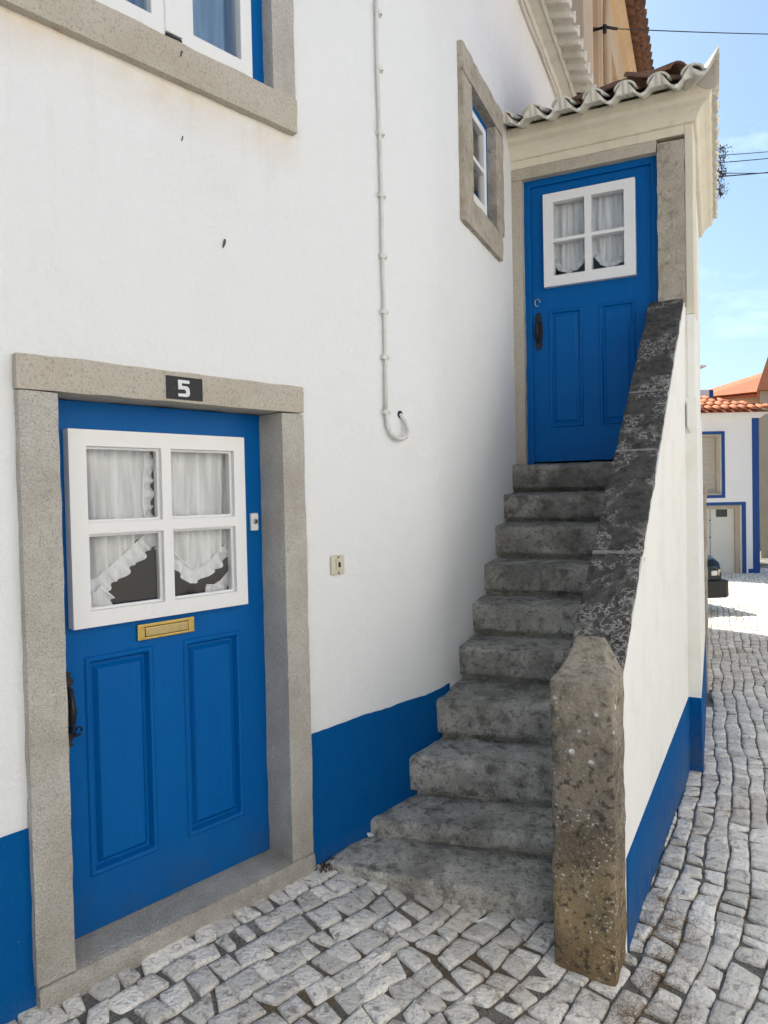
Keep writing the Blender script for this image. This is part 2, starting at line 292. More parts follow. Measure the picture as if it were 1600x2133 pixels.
def rbox(name, tf, size, r, cell, amp, mat, parent=None, freq=6.0, label=None, seed=0.0, sharp=0.0):
    """rounded, slightly lumpy stone block; local x,y,z run 0..size and tf maps them to the world"""
    sx, sy, sz = size; n = [max(2, int(round(s / cell))) for s in size]
    vs_, fs_ = [], []
    def grid(fix, val, i, j):
        base = len(vs_)
        for p in range(n[i] + 1):
            for q in range(n[j] + 1):
                c = [0, 0, 0]; c[fix] = val; c[i] = size[i] * p / n[i]; c[j] = size[j] * q / n[j]; vs_.append(c)
        for p in range(n[i]):
            for q in range(n[j]):
                k = base + p * (n[j] + 1) + q; fs_.append((k, k + 1, k + n[j] + 2, k + n[j] + 1))
    for fix in range(3):
        i, j = [k for k in range(3) if k != fix]
        grid(fix, 0, i, j); grid(fix, size[fix], i, j)
    out = []
    for c in vs_:
        v = Vector(c); q = Vector([min(max(v[k], r), size[k] - r) for k in range(3)]); d = v - q
        if d.length > 1e-9: q = q + d.normalized() * r
        wv = tf(*q); cen = tf(sx / 2, sy / 2, sz / 2)
        nv = d.normalized() if d.length > 1e-9 else Vector((0, 0, 1))
        e = amp * fbm(wv + Vector((seed, seed * 2.3, 0)), freq)
        q2 = q + nv * e
        out.append(tf(*q2))
    o = mesh(name, out, fs_, mat, parent, smooth=True, label=label)
    if sharp:
        bm = bmesh.new(); bm.from_mesh(o.data)
        for e in bm.edges:
            if len(e.link_faces) == 2 and e.calc_face_angle(0) > R(sharp): e.smooth = False
        bm.to_mesh(o.data); bm.free()
    return o
def plate(name, F, a0, a1, z0, z1, holes, of, ob, mat, parent=None, bevel=0.003, label=None):
    """flat board in frame F with rectangular holes, front at of and back at ob"""
    xs = sorted({a0, a1, *[h[0] for h in holes], *[h[1] for h in holes]}); zs = sorted({z0, z1, *[h[2] for h in holes], *[h[3] for h in holes]})
    def solid(i, j):
        if i < 0 or j < 0 or i >= len(xs) - 1 or j >= len(zs) - 1: return False
        x = (xs[i] + xs[i + 1]) / 2; z = (zs[j] + zs[j + 1]) / 2
        return not any(h[0] < x < h[1] and h[2] < z < h[3] for h in holes)
    v, f = [], []
    def quad(*p):
        b = len(v); v.extend(p); f.append(tuple(range(b, b + 4)))
    for i in range(len(xs) - 1):
        for j in range(len(zs) - 1):
            if not solid(i, j): continue
            x0, x1, y0, y1 = xs[i], xs[i + 1], zs[j], zs[j + 1]
            quad(F(x0, of, y0), F(x1, of, y0), F(x1, of, y1), F(x0, of, y1))
            quad(F(x0, ob, y0), F(x0, ob, y1), F(x1, ob, y1), F(x1, ob, y0))
            if not solid(i - 1, j): quad(F(x0, ob, y0), F(x0, of, y0), F(x0, of, y1), F(x0, ob, y1))
            if not solid(i + 1, j): quad(F(x1, of, y0), F(x1, ob, y0), F(x1, ob, y1), F(x1, of, y1))
            if not solid(i, j - 1): quad(F(x0, ob, y0), F(x1, ob, y0), F(x1, of, y0), F(x0, of, y0))
            if not solid(i, j + 1): quad(F(x0, of, y1), F(x1, of, y1), F(x1, ob, y1), F(x0, ob, y1))
    return mesh(name, v, f, mat, parent, bevel=bevel, label=label)
def rings(name, F, rects, mat, parent, label=None, bevel=0.002):
    """nested rectangles (a0,a1,z0,z1,o): a moulded door panel"""
    v, f = [], []
    for a0, a1, z0, z1, o in rects: v += [F(a0, o, z0), F(a1, o, z0), F(a1, o, z1), F(a0, o, z1)]
    for k in range(len(rects) - 1):
        for i in range(4):
            j = (i + 1) % 4; f.append((4 * k + i, 4 * k + j, 4 * k + 4 + j, 4 * k + 4 + i))
    b = 4 * (len(rects) - 1); f.append((b, b + 1, b + 2, b + 3))
    return mesh(name, v, f, mat, parent, bevel=bevel, label=label)
def tube(name, pts, rad, mat, parent=None, seg=8, label=None, closed=False):
    pts = [Vector(p) for p in pts]; v, f = [], []
    rads = rad if isinstance(rad, (list, tuple)) else [rad] * len(pts)
    up = Vector((0.31, 0.2, 0.93))
    for i, p in enumerate(pts):
        t = (pts[min(i + 1, len(pts) - 1)] - pts[max(i - 1, 0)]).normalized()
        x = t.cross(up)
        if x.length < 1e-3: x = t.cross(Vector((1, 0, 0)))
        x.normalize(); y = t.cross(x)
        for k in range(seg):
            a = 2 * math.pi * k / seg; v.append(p + (x * math.cos(a) + y * math.sin(a)) * rads[i])
    for i in range(len(pts) - 1):
        for k in range(seg):
            k2 = (k + 1) % seg; f.append((i * seg + k, i * seg + k2, (i + 1) * seg + k2, (i + 1) * seg + k))
    f.append(tuple(range(seg))); f.append(tuple(range(len(v) - seg, len(v))))
    return mesh(name, v, f, mat, parent, smooth=True, label=label)
def sweep(name, stations, prof, mat, parent, label=None, bevel=0.0, smooth=False):
    """stations: functions (o,z)->world; prof: closed list of (o,z)"""
    v, f = [], []; n = len(prof)
    for s in stations: v += [s(o, z) for o, z in prof]
    for i in range(len(stations) - 1):
        for k in range(n):
            k2 = (k + 1) % n; f.append((i * n + k, i * n + k2, (i + 1) * n + k2, (i + 1) * n + k))
    f.append(tuple(range(n))); f.append(tuple(range(len(v) - n, len(v))))
    return mesh(name, v, f, mat, parent, bevel=bevel, label=label, smooth=smooth)
def disc(name, c, nrm, rad, th, mat, parent=None, seg=16):
    nrm = Vector(nrm).normalized(); return tube(name, [Vector(c), Vector(c) + nrm * th], rad, mat, parent, seg)

# ------------------------------------------------------------------ ground
def build_ground():
    xs = [-120, -60, -30, -15, -8, -5] + [-4 + 0.25 * k for k in range(57)] + [12, 16, 24, 40, 80, 160]
    ys = [-120, -60, -30, -12, -6] + [-3 + 0.25 * k for k in range(61)] + [13 + 1 * k for k in range(14)] + [32, 45, 70, 120, 300]
    v = [(x, y, ground_z(x, y)) for y in ys for x in xs]; n = len(xs)
    f = [(j * n + i, j * n + i + 1, (j + 1) * n + i + 1, (j + 1) * n + i) for j in range(len(ys) - 1) for i in range(n - 1)]
    g = mesh('street_ground', v, f, 'joint', smooth=True); g['kind'] = 'structure'; g['label'] = 'cobbled street with sandy joints sloping away from the house'
    return g
ground = build_ground()

def lpath(l):
    """foot line of the house wall: straight, soft bend, straight; returns point and outward normal"""
    s0, s1 = -0.3, 2.1
    if l <= s0: return A(l, 0, 0), A.n
    if l >= s1: return B(l - 0.9, 0, 0), B.n
    t = (l - s0) / (s1 - s0); p = A(s0, 0, 0) * (1 - t) ** 2 + kn * 2 * t * (1 - t) + B(1.2, 0, 0) * t * t
    n = (A.n * (1 - t) + B.n * t).normalized(); return p, n
def stone_pt(l, v):
    p, n = lpath(l); q = p + n * v; return q
def cobbles():
    rnd = random.Random(11); pieces = []
    ROW = 0.094
    def V(r, l): return r * ROW + 0.05 * noise.noise((l * 0.9, r * 0.13, 3.1)) + 0.024 * noise.noise((l * 4.1, r * 1.7, 7.7))
    for r in range(-2, 75):
        v0 = r * ROW
        l = -5.0 + rnd.random() * 0.1
        lend = 27.0
        while l < lend:
            far = l > 9
            wd = rnd.uniform(0.072, 0.128) * (1.0 if v0 < 0.9 else 1.12)
            if -0.3 < l < 2.1: wd /= (1 + max(v0, 0) * 0.13)
            l1 = l + wd
            c = stone_pt(l + wd / 2, v0 + ROW / 2)
            keep = True
            d = (c.x ** 2 + c.y ** 2) ** 0.5
            if c.y < -1.5 or d > 25: keep = False
            if c.y > 1.2 and (c.x / max(c.y, 0.1)) > 0.78 and c.x > 3.2: keep = False
            if c.y <= 1.2 and c.x > 3.2: keep = False
            if far and not (0.30 < c.x / c.y < 0.75): keep = False
            # inside the stairs, the parapet or the porch
            rel = c - P_.p0; s = -(rel.x * P_.u.x + rel.y * P_.u.y); wq = rel.x * P_.n.x + rel.y * P_.n.y
            if -0.05 < s < 2.3 and wq < -0.1: keep = False
            if s <= 0 and s > -2.6 and wq < -0.02 : keep = False
            if keep:
                j = [rnd.uniform(-0.028, 0.028) for _ in range(4)]
                q = [(l + j[0], V(r, l)), (l1 + j[1], V(r, l1)), (l1 + j[2], V(r + 1, l1)), (l + j[3], V(r + 1, l))]
                pieces.append((d, q, c, r))
            l = l1
    pieces.sort(key=lambda e: e[0])
    def stone(q, seg, rnd):
        cx = sum(p[0] for p in q) / 4; cy = sum(p[1] for p in q) / 4
        gap = rnd.uniform(0.002, 0.0075)
        hh = rnd.uniform(0.008, 0.015); tx, ty = rnd.uniform(-0.09, 0.09), rnd.uniform(-0.09, 0.09)
        e = rnd.uniform(0.10, 0.28); sd = rnd.uniform(0, 50)
        c0 = stone_pt(cx, cy); gz = ground_z(c0.x, c0.y)
        prof = [(1.0, -0.03), (0.99, hh * 0.55), (0.935, hh * 0.95), (0.66, hh + 0.001), (0.3, hh + 0.0015)]
        vs_, fs_ = [], []
        for ring, (sc, z) in enumerate(prof):
            for k in range(seg):
                a = 2 * math.pi * (k + 0.5) / seg; ca, sa = math.cos(a), math.sin(a)
                x = math.copysign(abs(ca) ** e, ca); y = math.copysign(abs(sa) ** e, sa)
                rr = sc * (1 + 0.09 * noise.noise((ca * 1.9 + sd, sa * 1.6, sd)))
                u_ = 0.5 + 0.5 * x * rr; w_ = 0.5 + 0.5 * y * rr
                l_ = (q[0][0] * (1 - u_) + q[1][0] * u_) * (1 - w_) + (q[3][0] * (1 - u_) + q[2][0] * u_) * w_
                v_ = (q[0][1] * (1 - u_) + q[1][1] * u_) * (1 - w_) + (q[3][1] * (1 - u_) + q[2][1] * u_) * w_
                dx, dy = l_ - cx, v_ - cy; m = math.hypot(dx, dy) or 1
                l_ -= dx / m * gap; v_ -= dy / m * gap
                p = stone_pt(l_, v_)
                zz = ground_z(p.x, p.y) + z + (dx * tx + dy * ty if z > 0 else 0)
                if ring >= 2: zz += 0.0035 * noise.noise((p.x * 38, p.y * 38, sd))
                vs_.append((p.x, p.y, zz))
            if ring:
                b0 = (ring - 1) * seg; b1 = ring * seg
                for k in range(seg):
                    k2 = (k + 1) % seg; fs_.append((b0 + k, b0 + k2, b1 + k2, b1 + k))
        vs_.append((c0.x, c0.y, gz + hh + 0.0015)); t = len(vs_) - 1; b = (len(prof) - 1) * seg
        for k in range(seg): fs_.append((b + k, b + (k + 1) % seg, t))
        return vs_, fs_
    def in_view(c):
        return c.y > 1.9 and -0.62 < c.x / c.y < 0.62
    shown = [p for p in pieces if in_view(p[2])][:300]
    ids = {id(p) for p in shown}
    allv, allf = [], []
    for p in pieces:
        near = id(p) in ids
        vs_, fs_ = stone(p[1], 14 if p[0] < 6 else 8, rnd)
        if near:
            me = bpy.data.meshes.new('cobblestone'); me.from_pydata(vs_, [], fs_); me.materials.append(M['cobble'])
            for q in me.polygons: q.use_smooth = True
            link('cobblestone', me, ground)
        else:
            b = len(allv); allv += vs_; allf += [tuple(i + b for i in f) for f in fs_]
    me = bpy.data.meshes.new('cobblestone_field'); me.from_pydata(allv, [], allf); me.materials.append(M['cobble'])
    me.polygons.foreach_set('use_smooth', [True] * len(me.polygons))
    o = link('cobblestone_field', me, ground); o['kind'] = 'stuff'
cobbles()

# ------------------------------------------------------------------ main house
house = thing('white_house', 'white stucco house with blue base band, blue door and granite window surrounds', 'house', A(-0.6, 0, 0))
def wpath(l, o=0.0, z=0.0):
    if l <= 0.72: return A(l, o, z)
    if l >= 1.08: return B(l - 0.9, o, z)
    t = (l - 0.72) / 0.36
    p = A(0.72, 0, 0) * (1 - t) ** 2 + kn * 2 * t * (1 - t) + B(0.18, 0, 0) * t * t
    n = (A.n * (1 - t) + B.n * t).normalized()
    return p + n * o + Vector((0, 0, z))
HOUSE_END = 0.9 + 3.95
def house_walls():
    holes = [(-1.11, -0.07, -1.0, 2.0), (-1.13, -0.075, 3.17, 4.55), (1.50, 2.24, 3.25, 4.09)]
    ls = sorted({-5.0, -4.0, -3.0, -2.0, -1.4, HOUSE_END, 2.5, 3.0, 3.5, 4.0, 0.0, 0.3, 0.5, *[h[0] for h in holes], *[h[1] for h in holes], *[0.72 + 0.03 * k for k in range(13)], 1.25})
    zs = sorted({-1.2, 0.0, 0.6, 1.2, 2.6, 5.45, *[h[2] for h in holes], *[h[3] for h in holes]})
    v, f = [], []
    for i in range(len(ls) - 1):
        for j in range(len(zs) - 1):
            x = (ls[i] + ls[i + 1]) / 2; z = (zs[j] + zs[j + 1]) / 2
            if any(h[0] < x < h[1] and h[2] < z < h[3] for h in holes): continue
            b = len(v); v += [wpath(ls[i], 0, zs[j]), wpath(ls[i + 1], 0, zs[j]), wpath(ls[i + 1], 0, zs[j + 1]), wpath(ls[i], 0, zs[j + 1])]
            f.append((b, b + 1, b + 2, b + 3))
    o = mesh('wall', v, f, 'stucco', house)
    for p in o.data.polygons: p.use_smooth = True
    # the hidden sides of the house, which shade the street
    mt = (A.n + B.n).normalized(); mt = mt / mt.dot(A.n)
    def off(k, d, z):
        if k == 0: return A(-5.0, d, z)
        if k == 1: return kn + mt * d + Vector((0, 0, z))
        return B(3.95, d, z)
    v = [A(-5, 0, -1.2), A(-5, -7, -1.2), A(-5, -7, 5.4), A(-5, -3.5, 7.0), A(-5, 0, 5.4)]
    v += [off(1, -7, -1.2), off(1, -7, 5.4), off(2, -7, -1.2), off(2, -7, 5.4), off(2, -3.5, 7.0), off(2, 0, 5.4), off(2, 0, -1.2)]
    mesh('rear_wall', v, [(0, 1, 2, 3, 4), (1, 5, 6, 2), (5, 7, 8, 6), (7, 11, 10, 9, 8)], 'farwhite', house)
    rv = []; 
    for k in range(3): rv += [off(k, 0.26, 5.50), off(k, -3.5, 7.12), off(k, -7.3, 5.42), off(k, -7.3, 5.36), off(k, -3.5, 7.04), off(k, 0.26, 5.44)]
    rf = []
    for k in range(2):
        for i in range(6): rf.append((6 * k + i, 6 * k + (i + 1) % 6, 6 * k + 6 + (i + 1) % 6, 6 * k + 6 + i))
    rf += [tuple(range(6)), tuple(range(12, 18))]
    mesh('roof', rv, rf, 'tile', house)
    # floor and dark room behind the door and the windows
    def room(F, a0, a1, z0, z1, o0, o1, mat='room'):
        c = [F(a, o, z) for z in (z0, z1) for o in (o0, o1) for a in (a0, a1)]
        mesh('room_lining', c, [(0, 1, 3, 2), (4, 6, 7, 5), (0, 4, 5, 1), (0, 2, 6, 4), (1, 5, 7, 3)], mat, house)
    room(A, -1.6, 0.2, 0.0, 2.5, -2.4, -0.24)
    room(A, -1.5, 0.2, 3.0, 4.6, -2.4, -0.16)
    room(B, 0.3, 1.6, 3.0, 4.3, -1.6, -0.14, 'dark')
    box('cupboard', A, -1.55, -0.7, -1.5, -0.9, 0.02, 1.36, 'wood', house, label='dark brown cupboard inside, seen through the door glass')
    box('cupboard', A, -0.6, 0.1, -1.9, -1.3, 0.02, 1.22, 'wood', house)
house_walls()

# blue base band
def dado(name, parent, pathf, l0, l1, top, steps, z0=-0.4, th=0.006, mat='bluewall'):
    st = [(lambda o, z, l=l0 + (l1 - l0) * k / steps: pathf(l, o, z)) for k in range(steps + 1)]
    o = sweep(name, st, [(-0.01, z0), (th, z0), (th, top), (-0.01, top)], mat, parent)
    for vv in o.data.vertices:
        if vv.co.z > top - 0.01: vv.co.z += 0.006 * noise.noise((vv.co.x * 5, vv.co.y * 5, 2)) + 0.003 * noise.noise((vv.co.x * 23, vv.co.y * 23, 5))
    return o
dado('base_band', house, wpath, -4.9, -1.165, 0.585, 60)
dado('base_band', house, wpath, -0.015, 1.06, 0.583, 45)

# granite surround of the ground-floor door
FR = 0.03
def stone(name, F, a0, a1, o0, o1, z0, z1, mat='granite', parent=house, r=0.004, cell=0.03, amp=0.0035, label=None, sub=None):
    return rbox(name, lambda x, y, z: F(a0 + x, o0 + y, z0 + z), (a1 - a0, o1 - o0, z1 - z0), r, cell, amp, mat, sub or parent, freq=9, label=label, seed=a0, sharp=50)
stone('door_jamb', A, -1.170, -1.046, -0.22, FR, 0.088, 1.945, label='left granite door jamb with rough pecked face')
stone('door_jamb', A, -0.132, -0.012, -0.22, FR, 0.086, 1.945)
stone('door_lintel', A, -1.174, -0.010, -0.22, FR + 0.002, 1.9475, 2.058, 'granite_smooth')
rbox('threshold', lambda x, y, z: A(-1.166 + x, -0.26 + y, -0.25 + z + 0.02 * (1 - y / 0.292) * (z / 0.335)), (1.166, 0.292, 0.335), 0.012, 0.03, 0.007, 'granite', house, 9, sharp=55)
num = box('number_plate', A, -0.662, -0.512, FR + 0.001, FR + 0.005, 1.958, 2.040, 'black', house, 0.001, label='black painted house number plate with white 5')
def digit5():
    q = [(1, 1), (0, 1), (0, .44), (.58, .44), (.68, .38), (.68, .26), (.58, .20), (0, .20), (0, 0), (.72, 0), (.93, .08), (1, .20), (1, .46), (.92, .58), (.74, .64), (.32, .64), (.32, .80), (1, .80)]
    rg_ = random.Random(3); loc = [(-0.6155 + 0.047 * x + rg_.uniform(-.0012, .0012), 1.968 + 0.060 * y + rg_.uniform(-.0012, .0012)) for x, y in q]; n = len(q)
    v = [A(a, FR + 0.0054, z) for a, z in loc] + [A(a, FR + 0.0066, z) for a, z in loc]
    mesh('digit', v, [tuple(range(n)), tuple(range(n, 2 * n))] + [(k, (k + 1) % n, n + (k + 1) % n, n + k) for k in range(n)], 'digit', num)
digit5()

def moulded(parent, F, a0, a1, z0, z1, o, mat='blue', deep=0.020):
    rings('panel', F, [(a0, a1, z0, z1, o + 0.001), (a0 + 0.006, a1 - 0.006, z0 + 0.006, z1 - 0.006, o + 0.007), (a0 + 0.018, a1 - 0.018, z0 + 0.018, z1 - 0.018, o + 0.005),
                       (a0 + 0.026, a1 - 0.026, z0 + 0.026, z1 - 0.026, o - deep), (a0 + 0.036, a1 - 0.036, z0 + 0.036, z1 - 0.036, o - deep),
                       (a0 + 0.05, a1 - 0.05, z0 + 0.05, z1 - 0.05, o - 0.002)], mat, parent, bevel=0.0025)
def panes(parent, F, rects, o, mat='glass'):
    for a0, a1, z0, z1 in rects:
        box('pane', F, a0 - 0.004, a1 + 0.004, o - 0.004, o, z0 - 0.004, z1 + 0.004, mat, parent, 0)

DO = -0.12
dr_panels = [(-0.918, -0.655, 0.288, 1.058), (-0.526, -0.259, 0.288, 1.057)]
dr_panes = [(-0.906, -0.620, 1.525, 1.788), (-0.580, -0.294, 1.526, 1.788), (-0.905, -0.619, 1.221, 1.485), (-0.578, -0.294, 1.222, 1.486)]
door = plate('door', A, -1.055, -0.128, 0.098, 1.944, dr_panels + [(-0.925, -0.275, 1.205, 1.805)], DO, DO - 0.045, 'blue', house, 0.002, label='blue panelled front door with glazed upper half, number 5')
for p in dr_panels: moulded(door, A, *p, DO)
plate('window_frame', A, -0.968, -0.240, 1.165, 1.845, dr_panes, DO + 0.038, DO - 0.02, 'paint', door, 0.004, label='thick white window frame on the blue door')
panes(door, A, dr_panes, DO + 0.008)
for p in dr_panes:   # putty bead round each pane
    plate('glazing_bead', A, p[0] - 0.002, p[1] + 0.002, p[2] - 0.002, p[3] + 0.002, [(p[0] + 0.010, p[1] - 0.010, p[2] + 0.010, p[3] - 0.010)], DO + 0.021, DO + 0.009, 'paint', door, 0.004)
slot = plate('mail_slot', A, -0.719, -0.479, 1.085, 1.143, [(-0.690, -0.506, 1.094, 1.1315)], DO + 0.010, DO + 0.001, 'brass', door, 0.002, label='polished brass mail slot')
box('mail_flap', A, -0.6885, -0.5075, DO + 0.002, DO + 0.013, 1.0955, 1.130, 'brass_worn', door, 0.003)
def handle_plate(F, a, z0, z1, o, parent, wide=0.030):
    """wrought iron escutcheon with scalloped ends and a bow handle"""
    n = 28; v = []; zc = (z0 + z1) / 2; h = z1 - z0
    for k in range(n + 1):
        t = k / n; z = z0 + h * t; q = abs(t - 0.5) * 2
        wv = wide * (0.62 + 0.38 * (1 - q)) if q < 0.55 else wide * (0.35 + 0.55 * abs(math.sin((q - 0.55) / 0.45 * math.pi * 1.45)))
        if k in (0, n): wv = 0.003
        v += [F(a - wv, o, z), F(a + wv, o, z), F(a + wv, o + 0.005, z), F(a - wv, o + 0.005, z)]
    f = []
    for k in range(n):
        for i in range(4): f.append((4 * k + i, 4 * k + (i + 1) % 4, 4 * k + 4 + (i + 1) % 4, 4 * k + 4 + i))
    f += [(0, 1, 2, 3), (4 * n, 4 * n + 1, 4 * n + 2, 4 * n + 3)]
    hp = mesh('handle', v, f, 'iron', parent, bevel=0.0015, label='black wrought iron door handle and lock plate')
    pts = [F(a, o + 0.004, zc - 0.075), F(a, o + 0.03, zc - 0.068), F(a, o + 0.045, zc - 0.035), F(a, o + 0.048, zc), F(a, o + 0.045, zc + 0.035), F(a, o + 0.03, zc + 0.068), F(a, o + 0.004, zc + 0.075)]
    tube('handle_grip', pts, [0.008, 0.008, 0.010, 0.013, 0.010, 0.008, 0.008], 'iron', parent, 10)
handle_plate(A, -0.985, 0.76, 1.025, DO + 0.001, door)
tube('key_ring', [A(-0.955 + 0.012 * math.cos(t), DO + 0.02 + 0.004 * math.sin(t), 0.815 + 0.016 * math.sin(t)) for t in [k * math.pi / 6 for k in range(12)]], 0.0035, 'iron', door, 6)

bell = thing('doorbell', 'small white plastic doorbell with grey button on blue door stile', 'doorbell', A(-0.18, DO, 1.46))
box('casing', A, -0.197, -0.160, DO + 0.001, DO + 0.018, 1.462, 1.535, 'paint', bell, 0.005)
disc('button', A(-0.1785, DO + 0.0185, 1.500), A.n, 0.0105, 0.004, 'steel', bell)
disc('button_centre', A(-0.1785, DO + 0.023, 1.500), A.n, 0.005, 0.0015, 'iron', bell)

# ---- curtains
def gathered(name, F, label, o, a0, a1, ztop, hem, ruffle_in=None, parent=None, folds=9, amp=0.012, group=None, seed=1.0, slack=0.0, pull=0.0):
    """curtain panel hanging from ztop to hem(t), t 0..1 across a0..a1, with gathered folds and a frilled hem"""
    root = thing(name, label, 'curtain', F(a0, o, ztop), group)
    nu, nv = 72, 26; v, f = [], []
    for i in range(nu + 1):
        t = i / nu; zb = hem(t)
        for j in range(nv + 1):
            q = j / nv; z = ztop + (zb - ztop) * q
            a = a0 + (a1 - a0) * t
            ph = t * folds * 2 * math.pi + 1.6 * noise.noise((t * 4 + seed, q * 1.2, seed)) + pull * q * 2.5
            d = amp * (0.35 + 0.65 * q) * (math.sin(ph) + 0.5 * math.sin(ph * 0.47 + 1.3 + seed)) + 0.006 * noise.noise((t * 14, q * 5, seed))
            v.append(F(a, o + d - slack * q, z))
    for i in range(nu):
        for j in range(nv): k = i * (nv + 1) + j; f.append((k, k + 1, k + nv + 2, k + nv + 1))
    mesh('panel', v, f, 'voile', root, smooth=True)
    def frill(path, width, outdir, name_='ruffle'):
        n = len(path); v, f = [], []; m = 5
        for i, (a, z) in enumerate(path):
            a2, z2 = path[min(i + 1, n - 1)]; a1_, z1_ = path[max(i - 1, 0)]
            tx, tz = a2 - a1_, z2 - z1_; L_ = math.hypot(tx, tz) or 1; nx, nz = tz / L_ * outdir, -tx / L_ * outdir
            for j in range(m + 1):
                q = j / m; ph = i * 0.62 + 1.2 * noise.noise((i * 0.11, seed, 0)) 
                wv = width * (1 + 0.10 * math.sin(ph * 0.5 + seed)) * q
                along = 0.005 * q * math.sin(ph * 0.5)
                v.append(F(a + nx * wv + tx / L_ * along, o + 0.006 + 0.013 * q * math.sin(ph) , z + nz * wv + tz / L_ * along))
        for i in range(n - 1):
            for j in range(m): k = i * (m + 1) + j; f.append((k, k + 1, k + m + 2, k + m + 1))
        mesh(name_, v, f, 'ruffle', root, smooth=True)
        edge = [F(a, o + 0.010, z) for a, z in path]
        tube('hem_seam', edge, 0.0035, 'ruffle', root, 5)
    return root, frill
def poly(pts):
    def h(t):
        for (t0, z0), (t1, z1) in zip(pts, pts[1:]):
            if t <= t1:
                k = (t - t0) / (t1 - t0); return z0 + (z1 - z0) * k
        return pts[-1][1]
    return h
def dens(pts, n=70):
    out = []; Ls = [0]
    for p, q in zip(pts, pts[1:]): Ls.append(Ls[-1] + math.hypot(q[0] - p[0], q[1] - p[1]))
    for k in range(n + 1):
        s = Ls[-1] * k / n
        for i in range(len(pts) - 1):
            if s <= Ls[i + 1] + 1e-9:
                t = (s - Ls[i]) / (Ls[i + 1] - Ls[i]); out.append((pts[i][0] + (pts[i + 1][0] - pts[i][0]) * t, pts[i][1] + (pts[i + 1][1] - pts[i][1]) * t)); break
    return out
CO = DO - 0.036
cur, fr = gathered('curtain', A, 'white voile curtain tied to the left behind the number 5 door glass', CO, -0.93, -0.625, 1.80,
                   poly([(0, 1.30), (0.25, 1.32), (0.5, 1.37), (0.75, 1.43), (0.92, 1.475), (1.0, 1.50)]), folds=6, seed=1.3, pull=-0.5)
fr(dens([(-0.93, 1.305), (-0.854, 1.325), (-0.778, 1.375), (-0.701, 1.435), (-0.65, 1.478), (-0.625, 1.505)], 90), 0.060, 1)
fr(dens([(-0.648, 1.50), (-0.665, 1.58), (-0.660, 1.66), (-0.650, 1.77)], 50), 0.040, 1)
fr(dens([(-0.93, 1.275), (-0.895, 1.262), (-0.862, 1.27), (-0.835, 1.30)], 34), 0.075, 1)
cur, fr = gathered('curtain', A, 'white voile curtain with V shaped frilled hem behind the number 5 door glass', CO, -0.585, -0.275, 1.80,
                   poly([(0, 1.44), (0.2, 1.37), (0.42, 1.315), (0.6, 1.325), (0.8, 1.375), (1.0, 1.42)]), folds=6, seed=4.1, pull=0.5)
fr(dens([(-0.585, 1.445), (-0.523, 1.376), (-0.455, 1.321), (-0.399, 1.331), (-0.337, 1.380), (-0.275, 1.425)]), 0.050, 1)
fr(dens([(-0.566, 1.77), (-0.560, 1.66), (-0.556, 1.56), (-0.57, 1.44)], 50), 0.040, 1)
fr(dens([(-0.395, 1.255), (-0.36, 1.25), (-0.325, 1.265), (-0.285, 1.30)], 26), 0.05, 1)

# ---- upper window
UW = -0.03
stone('window_sill', A, -1.200, -0.014, -0.2, FR + 0.006, 3.106, 3.243, 'granite_smooth', amp=0.004)
stone('window_jamb', A, -0.135, -0.0155, -0.2, FR, 3.2445, 4.5, 'granite')
stone('window_jamb', A, -1.198, -1.075, -0.2, FR, 3.2445, 4.5, 'granite')
stone('window_lintel', A, -1.198, -0.0155, -0.2, FR + 0.002, 4.502, 4.62, 'granite_smooth')
win = plate('window', A, -1.08, -0.13, 3.235, 4.51, [(-1.00, -0.2, 3.27, 4.45)], UW, UW - 0.06, 'blue', house, 0.003, label='blue window frame with white casements in granite surround')
for a0, a1 in ((-1.005, -0.60), (-0.535, -0.207)):
    h = (a0 + 0.055, a1 - 0.055, 3.325, 4.40)
    cs = plate('casement', A, a0, a1, 3.262, 4.46, [h], UW + 0.022, UW - 0.03, 'paint', win, 0.004)
    box('pane', A, h[0] - 0.004, h[1] + 0.004, UW - 0.012, UW - 0.008, h[2] - 0.004, h[3] + 0.004, 'skyglass', win, 0)
box('meeting_stile', A, -0.604, -0.531, UW + 0.001, UW + 0.03, 3.285, 4.458, 'paint', win, 0.004)
box('drip_slot', A, -0.602, -0.533, UW + 0.002, UW + 0.026, 3.258, 3.280, 'iron', win, 0.002)
for a0, a1, s in ((-1.0, -0.60, 2.2), (-0.53, -0.19, 5.5)):
    gathered('curtain', A, 'sheer curtain behind the %s casement of the upper window' % ('left' if s < 3 else 'right'), UW - 0.10, a0, a1, 4.5, lambda t: 3.27, folds=3, seed=s, amp=0.022)

# ---- small window beside the porch
stone('small_window_sill', B, 0.515, 1.395, -0.14, FR, 3.165, 3.338, 'granite_brown', amp=0.006)
stone('small_window_jamb', B, 0.516, 0.707, -0.14, FR, 3.340, 4.012, 'granite_brown', amp=0.006)
stone('small_window_jamb', B, 1.248, 1.440, -0.14, FR, 3.340, 4.012, 'granite_brown', amp=0.006)
stone('small_window_lintel', B, 0.514, 1.445, -0.14, FR + 0.002, 4.0145, 4.175, 'granite_brown', amp=0.006)
sw = plate('small_window', B, 0.70, 1.255, 3.33, 4.02, [(0.76, 1.2, 3.40, 3.96)], -0.032, -0.08, 'blue', house, 0.003, label='little blue framed window with white sash beside the porch')
sp = [(0.80, 1.100, 3.44, 3.645), (0.80, 1.100, 3.672, 3.90)]
plate('sash', B, 0.745, 1.150, 3.385, 3.945, sp, -0.012, -0.05, 'paint', sw, 0.003)
panes(sw, B, sp, -0.034)

